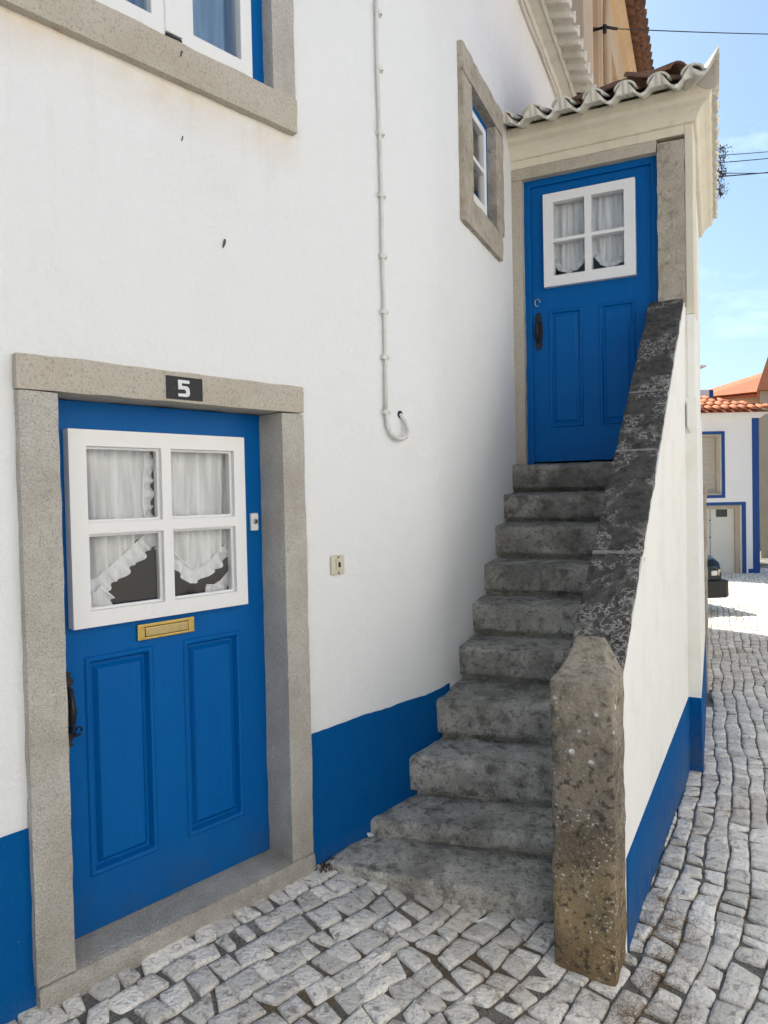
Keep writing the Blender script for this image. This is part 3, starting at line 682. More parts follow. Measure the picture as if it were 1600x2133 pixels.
# ---- cornice and eave of the main house
CT = 5.36
cornice_prof = [(-0.02, CT), (0.035, CT + 0.005), (0.05, CT + 0.035), (0.125, CT + 0.055), (0.135, CT + 0.045), (0.15, CT + 0.055), (0.155, CT + 0.10), (-0.02, CT + 0.12)]
sweep('cornice', [(lambda o, z, l=l: wpath(l, o, z)) for l in [-5, -2, 0, 0.72] + [0.72 + 0.06 * k for k in range(1, 7)] + [2, 3, HOUSE_END]], cornice_prof, 'eave', house, bevel=0.003)

def wave_mesh(name, P, length, amp, th, n=12, fill=True, mat='eave', seg=5):
    """one whitewashed eave tile: trough between two crests, mortar filled crests; x across, y inwards, z up"""
    v, f = [], []
    for j in range(seg + 1):
        y = length * j / seg
        for k in range(n + 1):
            x = P * k / n - P / 2; c = math.cos(2 * math.pi * x / P)      # trough in the middle
            zt = -amp * c; zt = zt if zt < 0 else zt * 1.15
            zb = -amp * c - th if fill is False else min(-amp * c - th, -0.15 * amp - th)
            lip = 0.006 * math.sin(k * 1.9)
            v.append((x, y + (lip if j == 0 else 0), zt)); v.append((x, y + (lip if j == 0 else 0), zb))
    m = (n + 1) * 2
    for j in range(seg):
        for k in range(n):
            a = j * m + 2 * k; b = a + m
            f.append((a, a + 2, b + 2, b)); f.append((a + 1, b + 1, b + 3, a + 3))
        f.append((j * m, (j + 1) * m, (j + 1) * m + 1, j * m + 1)); e = j * m + 2 * n; f.append((e, e + 1, e + m + 1, e + m))
    for k in range(n): a = 2 * k; f.append((a, a + 1, a + 3, a + 2)); b = seg * m + 2 * k; f.append((b, b + 2, b + 3, b + 1))
    me = bpy.data.meshes.new(name); me.from_pydata(v, [], f); me.materials.append(M[mat])
    bm = bmesh.new(); bm.from_mesh(me); bmesh.ops.recalc_face_normals(bm, faces=bm.faces); bm.to_mesh(me); bm.free()
    for p in me.polygons: p.use_smooth = abs(p.normal.z) > 0.3
    return me
def half_tile_mesh(name, rad, length, th, up=True, mat='tile', n=8, taper=0.86):
    """curved clay tile"""
    v, f = [], []
    for j, y in enumerate((0, length)):
        rr = rad * (1 if j == 0 else taper)
        for k in range(n + 1):
            a = math.pi * k / n; x, z = math.cos(a), math.sin(a) * 0.72
            for q in (rr, rr - th): v.append((x * q, y, (z * q) if up else -(z * q) + rad * 0.6))
    m = (n + 1) * 2
    for k in range(n):
        a = 2 * k; b = a + m
        f += [(a, a + 2, b + 2, b), (a + 1, b + 1, b + 3, a + 3), (a, a + 1, a + 3, a + 2), (b, b + 2, b + 3, b + 1)]
    f += [(0, m, m + 1, 1), (2 * n, 2 * n + 1, 2 * n + 1 + m, 2 * n + m)]
    me = bpy.data.meshes.new(name); me.from_pydata(v, [], f); me.materials.append(M[mat])
    bm = bmesh.new(); bm.from_mesh(me); bmesh.ops.recalc_face_normals(bm, faces=bm.faces); bm.to_mesh(me); bm.free()
    for p in me.polygons: p.use_smooth = True
    return me
def put(name, me, parent, pos, xdir, ydir, jit=0.0):
    """place shared mesh: local x along xdir, local y along ydir (world vectors)"""
    x = Vector(xdir).normalized(); y = Vector(ydir).normalized(); z = x.cross(y).normalized()
    if z.z < 0: x = -x; z = -z
    y = z.cross(x)
    o = bpy.data.objects.new(name, me); COL.objects.link(o)
    mw = Matrix(((x.x, y.x, z.x, pos[0]), (x.y, y.y, z.y, pos[1]), (x.z, y.z, z.z, pos[2]), (0, 0, 0, 1)))
    if jit:
        rr = random.Random(hash((round(pos[0], 3), round(pos[1], 3)))); mw = mw @ Matrix.Rotation(rr.uniform(-jit, jit), 4, 'Z') @ Matrix.Rotation(rr.uniform(-jit, jit) * 0.5, 4, 'X')
    if parent is not None:
        o.parent = parent; loc = Vector(parent.location) if parent.type == 'EMPTY' else Vector()
        o.matrix_parent_inverse = Matrix.Translation(-loc)
    o.matrix_basis = mw
    return o
PT = 0.20
eave_me = wave_mesh('eave_tile', PT, 0.34, 0.042, 0.018)
slope = 0.36
k = 0
a = 0.35
while a < 3.9:
    put('eave_tile', eave_me, house, B(a, 0.335, CT + 0.075), B.u, -B.n + Vector((0, 0, slope * 0.6))); a += PT
ctile = half_tile_mesh('roof_tile', 0.085, 0.42, 0.014); dtile = half_tile_mesh('roof_tile', 0.09, 0.42, 0.014, up=False)
a = 0.35
while a < 3.9:
    put('roof_tile', ctile, house, B(a + PT / 2, 0.24, CT + 0.17), B.u, -B.n + Vector((0, 0, slope)), 0.03)
    a += PT

# ---- conduit on the wall, wall socket and specks
con = thing('cable_conduit', 'thin white painted cable conduit running down the wall, looping into a hole', 'conduit', A(0.52, 0, 1.86))
zpts = [A(0.512, 0.014, 4.6), A(0.513, 0.014, 3.9), A(0.511, 0.014, 3.6), A(0.518, 0.014, 3.3), A(0.522, 0.014, 3.0), A(0.519, 0.014, 2.72), A(0.525, 0.014, 2.46), A(0.525, 0.014, 2.25), A(0.521, 0.014, 1.99)]
loop = [A(0.527, 0.016, 1.93), A(0.545, 0.020, 1.893), A(0.575, 0.026, 1.872), A(0.612, 0.030, 1.866), A(0.645, 0.030, 1.880), A(0.660, 0.028, 1.915), A(0.655, 0.018, 1.955), A(0.640, 0.004, 1.985), A(0.636, -0.02, 1.99)]
tube('cable', zpts, 0.0085, 'conduit', con, 10)
tube('cable_end', [zpts[-1] + Vector((0, 0, 0.02))] + loop, 0.0105, 'conduit', con, 10)
for z in (3.86, 3.60, 3.30, 3.01, 2.725, 2.465, 2.25, 1.99):
    box('clip', A, 0.505, 0.556, 0.0005, 0.010, z - 0.009, z + 0.009, 'conduit', con, 0.002)
    box('clip_hook', A, 0.502, 0.537, 0.0105, 0.026, z - 0.012, z + 0.012, 'conduit', con, 0.005)
    disc('nail_head', A(0.547, 0.0105, z), A.n, 0.0045, 0.004, 'iron', con, 8)
disc('entry_hole', A(0.637, -0.004, 1.988), A.n, 0.019, 0.0065, 'iron', con, 12)
socket = thing('wall_bell_push', 'old ivory plastic bell push plate on white wall right of the door', 'bell push', A(0.185, 0, 1.25))
box('plate', A, 0.146, 0.224, 0.0005, 0.014, 1.250, 1.336, 'ivory', socket, 0.006)
box('rocker', A, 0.168, 0.203, 0.0145, 0.020, 1.266, 1.322, 'ivory', socket, 0.004)
box('nameplate', A, 0.178, 0.192, 0.0205, 0.022, 1.284, 1.306, 'iron', socket, 0.002)
for i, z in enumerate((1.259, 1.328)): disc('screw', A(0.185, 0.0142, z), A.n, 0.004, 0.002, 'iron', socket, 8)
for nm, a, z, sc in (('white wall below the upper window sill', -0.549, 2.917, 0.7), ('white wall above the number 5 door', -0.376, 2.577, 1.3), ('granite sill of the upper window', -0.568, 3.20, 0.8)):
    o_ = FR + 0.008 if 'granite' in nm else 0.001
    pts = [A(a + 0.004 * sc, o_, z + 0.013 * sc), A(a + 0.002 * sc, o_ + 0.003, z + 0.006 * sc), A(a - 0.001 * sc, o_ + 0.003, z - 0.005 * sc), A(a - 0.004 * sc, o_, z - 0.015 * sc)]
    tag(tube('snail', pts, [0.0025 * sc, 0.0042 * sc, 0.0035 * sc, 0.001], 'beetle', None, 8), 'tiny dark snail shell stuck on the ' + nm, 'snail')
tag(tube('eave_cable', [B(0.0 + 0.28 * k, 0.022 + 0.004 * math.sin(k * 2.1), CT - 0.025 + 0.010 * math.sin(k * 1.3)) for k in range(15)], 0.011, 'conduit', None, 8), 'thin painted cable running along the wall just under the eave cornice', 'cable')

# ------------------------------------------------------------------ staircase
stairs = thing('staircase', 'worn dark stone outdoor staircase with whitewashed parapet climbing to the upper door', 'staircase', A(0.4, 0.3, 0))
def inner(s, z): return P_(-s, -0.221, z)
noses = [  # (left point, z, s on the inner parapet face)
    (A(0.36, 0, 0), 0.112, 2.10), (A(0.645, 0, 0), 0.332, 1.86), (A(0.889, 0, 0), 0.557, 1.62),
    (B(0.348, 0, 0), 0.760, 1.34), (B(0.62, 0, 0), 0.966, 1.09), (B(0.881, 0, 0), 1.170, 0.86),
    (B(1.16, 0, 0), 1.396, 0.62), (B(1.401, 0, 0), 1.600, 0.37), (B(1.662, 0, 0), 1.812, 0.12)]
for i, (Lp, z, s) in enumerate(noses):
    Rp = inner(s, 0)
    if i + 1 < len(noses): Lb, Rb = noses[i + 1][0], inner(noses[i + 1][2], 0)
    else: Lb, Rb = B(1.99, 0, 0), inner(-0.2, 0)
    ex = (Lp - Rp).normalized() * 0.05
    dv = ((Lb + Rb) / 2 - (Lp + Rp) / 2).normalized() * 0.12
    Lp, Rp, Lb, Rb = Lp + ex, Rp - ex * 0.6, Lb + ex + dv, Rb - ex * 0.6 + dv
    zb = (noses[i - 1][1] - 0.10) if i else -0.25
    W = (Rp - Lp).length; Dp = ((Lb + Rb) / 2 - (Lp + Rp) / 2).length; H = z - zb
    lump = 0.011 if i < 3 else 0.007
    def tf(x, y, zz, Lp=Lp, Rp=Rp, Lb=Lb, Rb=Rb, W=W, Dp=Dp, zb=zb, i=i, H=H):
        u_, w_ = x / W, y / Dp
        p = (Lp * (1 - u_) + Rp * u_) * (1 - w_) + (Lb * (1 - u_) + Rb * u_) * w_
        sag = -0.012 * math.exp(-((u_ - 0.45) / 0.25) ** 2) * (zz / H) * (1 - min(1, w_ * 2.5))     # worn tread
        up_ = zb + zz - (noses[i - 1][1] if i else 0.0)                     # height above the tread below
        lean = (-0.055 if up_ < 0.028 else -0.012 * (1 - zz / H)) * (1 if w_ < 0.3 else 0)   # open joint under each block, riser slightly battered
        tilt = -0.020 * (1 - w_) * (zz / H)
        dirv = (Lb - Lp).normalized() * (-lean)
        return Vector((p.x, p.y, zb + zz + sag + tilt)) + dirv
    rbox('step', tf, (W, Dp, H), 0.020 if i < 3 else 0.014, 0.020, lump, 'step', stairs, freq=10, seed=i * 1.7)
# bottom landing slab, flush with the street on the left and a step on the right
S1 = dict(Lf=A(0.045, 0.02, 0), Rf=Vector((0.70, 2.985, 0)), Lb=A(0.42, -0.05, 0), Rb=inner(1.95, 0))
def tf1(x, y, z):
    u_, w_ = x / 1.0, y / 0.6
    p = (S1['Lf'] * (1 - u_) + S1['Rf'] * u_) * (1 - w_) + (S1['Lb'] * (1 - u_) + S1['Rb'] * u_) * w_
    top = (0.022 * (1 - w_) + 0.028 * w_) * (1 - u_) + (-0.062 * (1 - w_) - 0.035 * w_) * u_
    bow = Vector((-0.35, -0.9, 0)) * 0.05 * math.sin(math.pi * u_) * (1 - w_) * (0.5)
    return Vector((p.x, p.y, -0.35 + z / 0.35 * (top + 0.35))) + bow
rbox('step', tf1, (1.0, 0.6, 0.35), 0.016, 0.020, 0.008, 'step', stairs, freq=6, seed=21, label='broad bottom step spreading onto the cobbles')

# parapet wall under the coping
def ctop(s): return 2.865 - 0.818 * s
def par():
    v, f = [], []
    ss = [-0.02, 0.4, 0.8, 1.2, 1.6, 2.0, 2.40]
    for s in ss: v += [P_(-s, -0.002, -0.9), P_(-s, -0.002, ctop(s) - 0.115), P_(-s, -0.215, ctop(s) - 0.115), P_(-s, -0.215, -0.9)]
    for i in range(len(ss) - 1):
        for k in range(4): f.append((4 * i + k, 4 * i + (k + 1) % 4, 4 * i + 4 + (k + 1) % 4, 4 * i + 4 + k))
    f += [(0, 1, 2, 3), tuple(range(len(v) - 4, len(v)))]
    return mesh('parapet_wall', v, f, 'parapet', stairs, bevel=0.006)
par()
# rendered strip closing the gap between the wall face and the coping
def strip():
    v, f = [], []
    for s in (-0.015, 0.8, 1.6, 2.395):
        t = ctop(s); v += [P_(-s, 0.0015, t - 0.20), P_(-s, 0.0015, t - 0.030), P_(-s, -0.05, t - 0.030), P_(-s, -0.05, t - 0.20)]
    for i in range(3):
        for k in range(4): f.append((4 * i + k, 4 * i + (k + 1) % 4, 4 * i + 4 + (k + 1) % 4, 4 * i + 4 + k))
    f += [(0, 1, 2, 3), tuple(range(len(v) - 4, len(v)))]
    mesh('parapet_edge', v, f, 'parapet', stairs, bevel=0.004)
strip()
sl = math.sqrt(1 + 0.818 ** 2)
for s0, s1 in ((0.0, 0.855), (0.865, 1.285), (1.295, 1.875), (1.885, 2.40)):
    def tfc(x, y, z, s0=s0):
        s = s0 + x / sl; return P_(-s, -0.223 + y, ctop(s) - 0.13 + z)
    rbox('coping_stone', tfc, ((s1 - s0) * sl, 0.218, 0.13), 0.012, 0.03, 0.007, 'coping', stairs, freq=9, seed=s0 * 3)
for s_ in (0.860, 1.290, 1.880):
    box('mortar_joint', lambda a, o, z, s_=s_: P_(-(s_ + a), o, ctop(s_ + a) + z), -0.006, 0.006, -0.218, -0.009, -0.12, -0.004, 'mortar', stairs, 0.002)
# the end pillar
def pillar():
    def tfp(x, y, z):
        # x: across (0 inner .. 0.228 outer), y: 0 front .. 0.235 back, z up
        w_ = -0.228 + x; s = 2.612 - y
        zt = z
        if z > 0.9:
            k = (z - 0.9) / 0.33; k = max(0.0, k)
            yb = y / 0.235
            zt = 0.9 + (z - 0.9) * (0.14 + 0.26 * yb)
            s = 2.612 - (0.235 * (yb * (1 - 0.62 * k) + 0.62 * k))
            w_ = -0.135 + (w_ + 0.135) * (1 - 0.5 * k)
        return P_(-s, w_, -0.45 + zt + 0.45)
    def tf(x, y, z): return tfp(x, y, z - 0.45)
    return rbox('end_pillar', tf, (0.228, 0.235, 1.68), 0.014, 0.022, 0.007, 'pillar', stairs, freq=9, seed=4, label='brown lichen-spotted stone end pillar of the parapet')
pillar()
dd = mesh('base_band', [P_(-2.376, 0.004, -0.9), P_(0.0, 0.004, -0.9), P_(0.0, 0.004, 0.205), P_(-2.376, 0.004, 0.172), P_(-2.376, -0.01, -0.9), P_(0.0, -0.01, -0.9), P_(0.0, -0.01, 0.205), P_(-2.376, -0.01, 0.172)],
          [(0, 1, 2, 3), (4, 7, 6, 5), (0, 4, 5, 1), (3, 2, 6, 7), (0, 3, 7, 4), (1, 5, 6, 2)], 'bluewall', stairs)

# ------------------------------------------------------------------ porch
porch = thing('porch', 'cream entrance porch with blue door and tiled roof at the top of the stairs', 'porch', D(0.6, 0, 1.8))
PE = 1.222; PB = -2.45
def DS(e, o, z): return D(e + 0.036 * min(o, 0.0), o, z)
def porch_walls():
    # front wall with door opening, side wall and back
    plate('wall', D, 0.996, 1.1675, -1.0, 2.798, [], -0.006, -0.16, 'parapet', porch, 0)
    plate('wall', D, 1.168, PE - 0.002, -1.0, 2.75, [], -0.004, -0.30, 'parapet', porch, 0.006)
    plate('wall', D, 1.168, PE - 0.002, 2.752, 4.0, [], -0.004, -0.30, 'cream', porch, 0.006)
    plate('wall', D, -0.05, 1.168, 3.93, 4.2, [], 0.004, -0.25, 'cream', porch, 0.0)
    S = lambda a, o, z: DS(PE - 0.008 + o, -a, z)
    v = [S(0.296, 0, -1.2), S(-PB, 0, -1.2), S(-PB, 0, 4.1), S(0.296, 0, 4.1), S(0.296, -0.2, -1.2), S(-PB, -0.2, -1.2), S(-PB, -0.2, 4.1), S(0.296, -0.2, 4.1)]
    mesh('side_wall', v, [(0, 1, 2, 3), (4, 7, 6, 5), (0, 4, 5, 1), (3, 2, 6, 7), (0, 3, 7, 4), (1, 5, 6, 2)], 'parapet', porch)
    box('rear_wall', DS, -1.0, PE - 0.02, PB, PB + 0.2, -1.2, 4.1, 'parapet', porch, 0)
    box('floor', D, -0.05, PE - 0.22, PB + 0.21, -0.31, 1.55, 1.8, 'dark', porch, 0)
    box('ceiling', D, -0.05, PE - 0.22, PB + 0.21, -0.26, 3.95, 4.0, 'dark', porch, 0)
porch_walls()
# blue band round the foot of the porch
v = [D(1.142, 0.004, -0.9), D(PE + 0.03, 0.004, -0.9), D(PE + 0.012, 0.004, 0.205), D(1.142, 0.004, 0.205), DS(PE + 0.03, PB, -0.9), DS(PE + 0.012, PB, 0.19), D(1.142, -0.2, -0.9), D(1.142, -0.2, 0.205), D(1.0, PB, -0.9), D(1.0, PB, 0.19)]
mesh('base_band', v, [(0, 1, 2, 3), (1, 4, 5, 2), (3, 2, 5, 9, 7), (0, 3, 7, 6), (6, 7, 9, 8), (8, 9, 5, 4)], 'bluewall', porch, bevel=0.003)
# flared render of the corner below door level
v = [D(1.142, 0.001, 0.2), D(PE + 0.0125, 0.001, 0.2), D(PE + 0.002, 0.001, 2.2), D(1.142, 0.001, 2.2), DS(PE + 0.0125, PB, 0.2), DS(PE + 0.002, PB, 2.2), D(1.142, -0.1, 0.2), D(1.142, -0.1, 2.2)]
mesh('corner_render', v, [(0, 1, 2, 3), (1, 4, 5, 2), (0, 3, 7, 6), (3, 2, 7)], 'parapet', porch)
stone('door_jamb', D, -0.012, 0.076, -0.16, 0.006, 1.79, 3.845, 'granite_smooth', porch, amp=0.004)
stone('door_jamb', D, 0.996, 1.1675, -0.16, 0.008, 2.80, 3.90, 'granite_brown', porch, amp=0.006)
stone('door_lintel', D, -0.012, 0.9945, -0.16, 0.008, 3.848, 3.928, 'granite_smooth', porch, amp=0.004)
PO = -0.05
frame2 = plate('door_frame', D, 0.070, 1.0, 1.80, 3.85, [(0.122, 0.952, 1.70, 3.802)], PO, PO - 0.08, 'blue', porch, 0.004)
pp = [(0.240, 0.478, 2.062, 2.904), (0.594, 0.838, 2.062, 2.908)]
pn = [(0.290, 0.511, 3.399, 3.660), (0.557, 0.776, 3.402, 3.660), (0.289, 0.510, 3.140, 3.376), (0.556, 0.776, 3.142, 3.378)]
d2 = plate('door', D, 0.118, 0.956, 1.815, 3.806, pp + [(0.275, 0.792, 3.125, 3.675)], PO - 0.022, PO - 0.065, 'blue', porch, 0.002, label='blue panelled upper door with four small panes')
for p in pp: moulded(d2, D, *p, PO - 0.022, deep=0.010)
plate('window_frame', D, 0.220, 0.851, 3.066, 3.725, pn, PO + 0.022, PO - 0.05, 'paint', d2, 0.004)
panes(d2, D, pn, PO - 0.014)
handle_plate(D, 0.166, 2.625, 2.90, PO - 0.021, d2, wide=0.032)
tube('keyhole_ring', [D(0.160 + 0.019 * math.cos(t), PO - 0.018, 2.972 + 0.026 * math.sin(t)) for t in [k * math.pi / 8 for k in range(14)]], 0.004, 'steel', d2, 6)
CO2 = PO - 0.075
cur, fr = gathered('curtain', D, 'white voile curtain with rounded frill behind left panes of the upper door', CO2, 0.270, 0.525, 3.68,
                   poly([(0, 3.31), (0.22, 3.225), (0.45, 3.195), (0.7, 3.23), (0.9, 3.30), (1.0, 3.36)]), folds=5, seed=7.7)
fr(dens([(0.270, 3.312), (0.326, 3.227), (0.385, 3.198), (0.4485, 3.232), (0.4995, 3.302), (0.525, 3.362)]), 0.034, 1)
cur, fr = gathered('curtain', D, 'white voile curtain with swagged frill behind right panes of the upper door', CO2, 0.540, 0.795, 3.68,
                   poly([(0, 3.36), (0.12, 3.29), (0.33, 3.215), (0.58, 3.195), (0.8, 3.225), (1.0, 3.28)]), folds=5, seed=9.2)
fr(dens([(0.540, 3.362), (0.5706, 3.292), (0.624, 3.217), (0.688, 3.197), (0.744, 3.227), (0.795, 3.282)]), 0.034, 1)

# cornice of the porch, swept round the corner
pc = [(-0.02, 3.985), (0.025, 3.988), (0.030, 4.012), (0.045, 4.04), (0.070, 4.065), (0.105, 4.085), (0.12, 4.11), (0.125, 4.17), (-0.02, 4.24)]
sweep('cornice', [lambda o, z: D(-0.03, o, z), lambda o, z: D(PE + o, o, z), lambda o, z: DS(PE + o, PB, z)], pc, 'cream', porch, bevel=0.008)
# eave tiles: front and side rows, upturned corner
EZ = 4.145
front = [0.04 + PT / 2 + PT * k for k in range(6)]
for e in front:
    put('eave_tile', eave_me, porch, D(e, 0.325, EZ), D.u, -D.n + Vector((0, 0, 0.34)))
wtile = half_tile_mesh('eave_cover_tile', 0.070, 0.34, 0.016, mat='eave', n=10, taper=0.92)
for e in [0.04 + PT * k for k in range(7)]:
    put('eave_cover_tile', wtile, porch, D(e, 0.31, EZ + 0.012), D.u, -D.n + Vector((0, 0, 0.34)), 0.04)
nside = 13
side_me = wave_mesh('eave_tile', PT, 0.34, 0.018, 0.020)
for k in range(nside):
    o_ = 0.05 - PT / 2 - PT * k
    if o_ < PB + 0.05: break
    put('eave_tile', side_me, porch, DS(PE + 0.155, o_, EZ - 0.015), D.n - 0.036 * -D.u, -D.u + Vector((0, 0, 0.34)))
def corner_tile():
    # big flared tile along the hip, its tip turned up
    v, f = [], []; n, m = 24, 10
    c0 = (PE - 0.16, -0.10)
    for j in range(m + 1):
        q = j / m
        for i in range(n + 1):
            t = i / n
            if t < 0.5: k = t / 0.5; e = 1.235 + (1.392 - 1.235) * k; o = 0.325 + 0.014 * k * k
            else: k = (t - 0.5) / 0.5; e = 1.392 - 0.012 * k; o = 0.339 - (0.339 - 0.05) * k
            d = (t - 0.5) * 2
            rise = (1 - abs(d)) ** 1.6 if d < 0 else (1 - d) ** 1.25
            dip = -0.055 * math.sin(math.pi * min(1, abs(d))) ** 1.5
            zz = EZ + 0.035 * abs(d) + dip + 0.125 * rise - 0.012 * t
            ee = c0[0] + (e - c0[0]) * q; oo = c0[1] + (o - c0[1]) * q
            z = (EZ + 0.13) * (1 - q) + zz * q - 0.055 * math.sin(math.pi * q) * (0.35 + 0.65 * rise)
            v.append(D(ee, oo, z)); v.append(D(ee, oo, z - 0.030 - 0.01 * (1 - q)))
    w2 = (n + 1) * 2
    for j in range(m):
        for i in range(n):
            a = j * w2 + 2 * i; b = a + w2; f += [(a, a + 2, b + 2, b), (a + 1, b + 1, b + 3, a + 3)]
    b = m * w2
    for i in range(n): a = b + 2 * i; f.append((a, a + 2, a + 3, a + 1))
    for j in range(m):
        a = j * w2; f.append((a, a + w2, a + w2 + 1, a + 1)); a += 2 * n; f.append((a, a + 1, a + w2 + 1, a + w2))
    mesh('corner_tile', v, f, 'eave', porch, smooth=True, label='upturned whitewashed corner tile of the porch roof')
corner_tile()
# porch roof: tiled slopes (front hip and side), on a solid deck
v = [D(0.0, 0.18, 4.20), D(PE + 0.06, 0.18, 4.20), D(PE + 0.06, PB, 4.20), D(-1.1, PB, 4.20), D(0.45, -0.75, 4.53), D(0.45, PB, 4.53), D(-0.4, -0.75, 4.53), D(-0.4, PB, 4.53), D(-0.05, 0.18, 4.20)]
mesh('roof_deck', v, [(0, 1, 4, 6, 8), (1, 2, 5, 4), (4, 5, 7, 6)], 'tile', porch)
for e in [0.04 + PT * k for k in range(7)]:
    for r_ in range(3):
        if e > PE - 0.05 - r_ * 0.28: continue
        put('roof_tile', ctile, porch, D(e, 0.05 - r_ * 0.33, EZ + 0.09 + r_ * 0.115), D.u, -D.n + Vector((0, 0, 0.34)), 0.05)
for k in range(12):
    o_ = 0.02 - PT * k
    for r_ in range(2):
        if r_ == 1 and k < 2: continue
        put('roof_tile', ctile, porch, DS(PE - 0.02 - r_ * 0.33, o_, EZ + 0.07 + r_ * 0.115), D.n, -D.u + Vector((0, 0, 0.34)), 0.05)
for e, o_ in ((1.15, 0.13), (0.93, -0.12), (0.72, -0.38), (0.52, -0.62)):
    put('roof_tile', ctile, porch, D(e, o_, EZ + 0.13 + (1.15 - e) * 0.55), D.u - D.n, -D.n - D.u + Vector((0, 0, 0.42)), 0.03)

jb = thing('cable_cover', 'short white cable cover on the porch corner beside the parapet', 'cable cover', D(1.178, 0.0, 2.0))
box('cover', D, 1.166, 1.186, 0.0015, 0.030, 2.00, 2.17, 'paint', jb, 0.006)
tube('cable', [D(1.176, 0.010, 2.005), D(1.177, 0.012, 1.985), D(1.181, 0.004, 1.965)], 0.006, 'conduit', jb, 8)

# weeds growing from the side eave
def weeds(name, label, cat, mat, roots, n, h, spread, droop, leaf=True, width=0.003, bend=0.15):
    rnd = random.Random(len(label)); v, f = [], []
    for rt in roots:
        for _ in range(n):
            d = Vector((rnd.gauss(0, spread), rnd.gauss(0, spread), 1)).normalized(); L_ = h * rnd.uniform(0.4, 1.15)
            p = Vector(rt) + Vector((rnd.gauss(0, 0.02), rnd.gauss(0, 0.02), rnd.uniform(-0.01, 0.01)))
            sd = d.cross(Vector((rnd.random(), rnd.random(), 0.1))).normalized(); pr = None
            for k in range(5):
                wv = width * (1 - k / 5.5); q = len(v); v += [p - sd * wv, p + sd * wv]
                if pr is not None: f.append((pr, pr + 1, q + 1, q))
                pr = q
                if leaf and k > 1 and rnd.random() < 0.5:
                    b = len(v); x = Vector((rnd.gauss(0, 1), rnd.gauss(0, 1), rnd.gauss(0, 1))).normalized() * rnd.uniform(0.008, 0.018); y = x.cross(d).normalized() * 0.007
                    v += [p, p + x * 0.5 + y, p + x, p + x * 0.5 - y]; f.append((b, b + 1, b + 2, b + 3))
                p = p + d * (L_ / 4); d = (d + Vector((0, 0, -droop)) + Vector((rnd.gauss(0, bend), rnd.gauss(0, bend), rnd.gauss(0, bend * 0.7)))).normalized()
    me = bpy.data.meshes.new(name); me.from_pydata([tuple(x) for x in v], [], f); me.materials.append(M[mat]); o = link(name, me); tag(o, label, cat); return o
weeds('roof_weed', 'dry brown weeds hanging from the side eave of the porch roof', 'weed', 'weed', [DS(PE + 0.165 + 0.02 * math.sin(k), -0.95 - 0.065 * k, EZ + 0.03 - 0.01 * (k % 3)) for k in range(17)], 10, 0.10, 0.5, 0.5)

# stone pier at the far end of the porch
tag(rbox('stone_pier', lambda x, y, z: DS(PE - 0.12 + x, PB - 0.25 + y, -0.9 + z), (0.155, 0.24, 2.55), 0.02, 0.05, 0.012, 'granite_brown', None, 8), 'rough brown stone pier at the far end of the porch wall', 'pier')

# ------------------------------------------------------------------ tall beige building beyond
tall = thing('beige_building', 'tall beige rendered building with brown tiled eave rising behind the porch', 'building', B(6.5, 0.2, -0.5))
T1 = 9.2; TZ = 8.05
TF = lambda a, o, z: B(a, 0.2 + o, z)
wn = [(4.80, 5.28, 5.9, 7.45), (6.6, 7.3, 5.6, 7.3)]
plate('wall', TF, 4.0, T1, -1.5, TZ + 0.2, wn, 0.0, -0.4, 'beige', tall, 0)
box('quoin', TF, 3.985, 4.55, -0.3, 0.02, -1.5, TZ, 'sand', tall, 0.005)
for h in wn:
    wd_ = plate('window', TF, h[0], h[1], h[2], h[3], [(h[0] + 0.07, h[1] - 0.07, h[2] + 0.07, h[3] - 0.07)], -0.13, -0.2, 'farwhite', tall, 0.003)
    box('pane', TF, h[0] + 0.06, h[1] - 0.06, -0.18, -0.172, h[2] + 0.06, h[3] - 0.06, 'carglass', wd_, 0)
tube('downpipe', [TF(5.42, 0.07, -0.4), TF(5.42, 0.07, 7.0), TF(5.42, 0.09, 7.6), TF(5.45, 0.2, TZ)], 0.04, 'sand', tall, 8)
v = [TF(4.0, 0, -1.5), TF(4.0, -7, -1.5), TF(4.0, -7, TZ), TF(4.0, -3.5, TZ + 1.6), TF(4.0, 0, TZ + 0.2), TF(T1, 0, -1.5), TF(T1, -7, -1.5), TF(T1, -7, TZ), TF(T1, -3.5, TZ + 1.6), TF(T1, 0, TZ + 0.2)]
mesh('gable_wall', v, [(0, 1, 2, 3, 4), (5, 9, 8, 7, 6), (1, 6, 7, 2)], 'beige', tall)
v = []
for a in (3.95, T1 + 0.1): v += [TF(a, 0.24, TZ + 0.16), TF(a, -3.5, TZ + 1.75), TF(a, -7.2, TZ + 0.1), TF(a, -7.2, TZ), TF(a, -3.5, TZ + 1.65), TF(a, 0.24, TZ + 0.08)]
mesh('roof', v, [(i, (i + 1) % 6, 6 + (i + 1) % 6, 6 + i) for i in range(6)] + [tuple(range(6)), tuple(range(6, 12))], 'tile', tall)
sweep('cornice', [lambda o, z: TF(4.0, o, z), lambda o, z: TF(T1, o, z)], [(-0.02, TZ - 0.12), (0.06, TZ - 0.1), (0.08, TZ), (0.14, TZ + 0.02), (0.14, TZ + 0.08), (-0.02, TZ + 0.1)], 'beige', tall, bevel=0.003)
brown_eave = wave_mesh('eave_tile', 0.22, 0.42, 0.05, 0.02, fill=False, mat='tile')
a = 4.1
while a < T1:
    put('eave_tile', brown_eave, tall, TF(a, 0.33, TZ + 0.1), B.u, -B.n + Vector((0, 0, 0.38)), 0.05); a += 0.22
a = 4.0
while a < T1:
    put('roof_tile', ctile, tall, TF(a, 0.36, TZ + 0.145), B.u, -B.n + Vector((0, 0, 0.4)), 0.06); a += 0.22

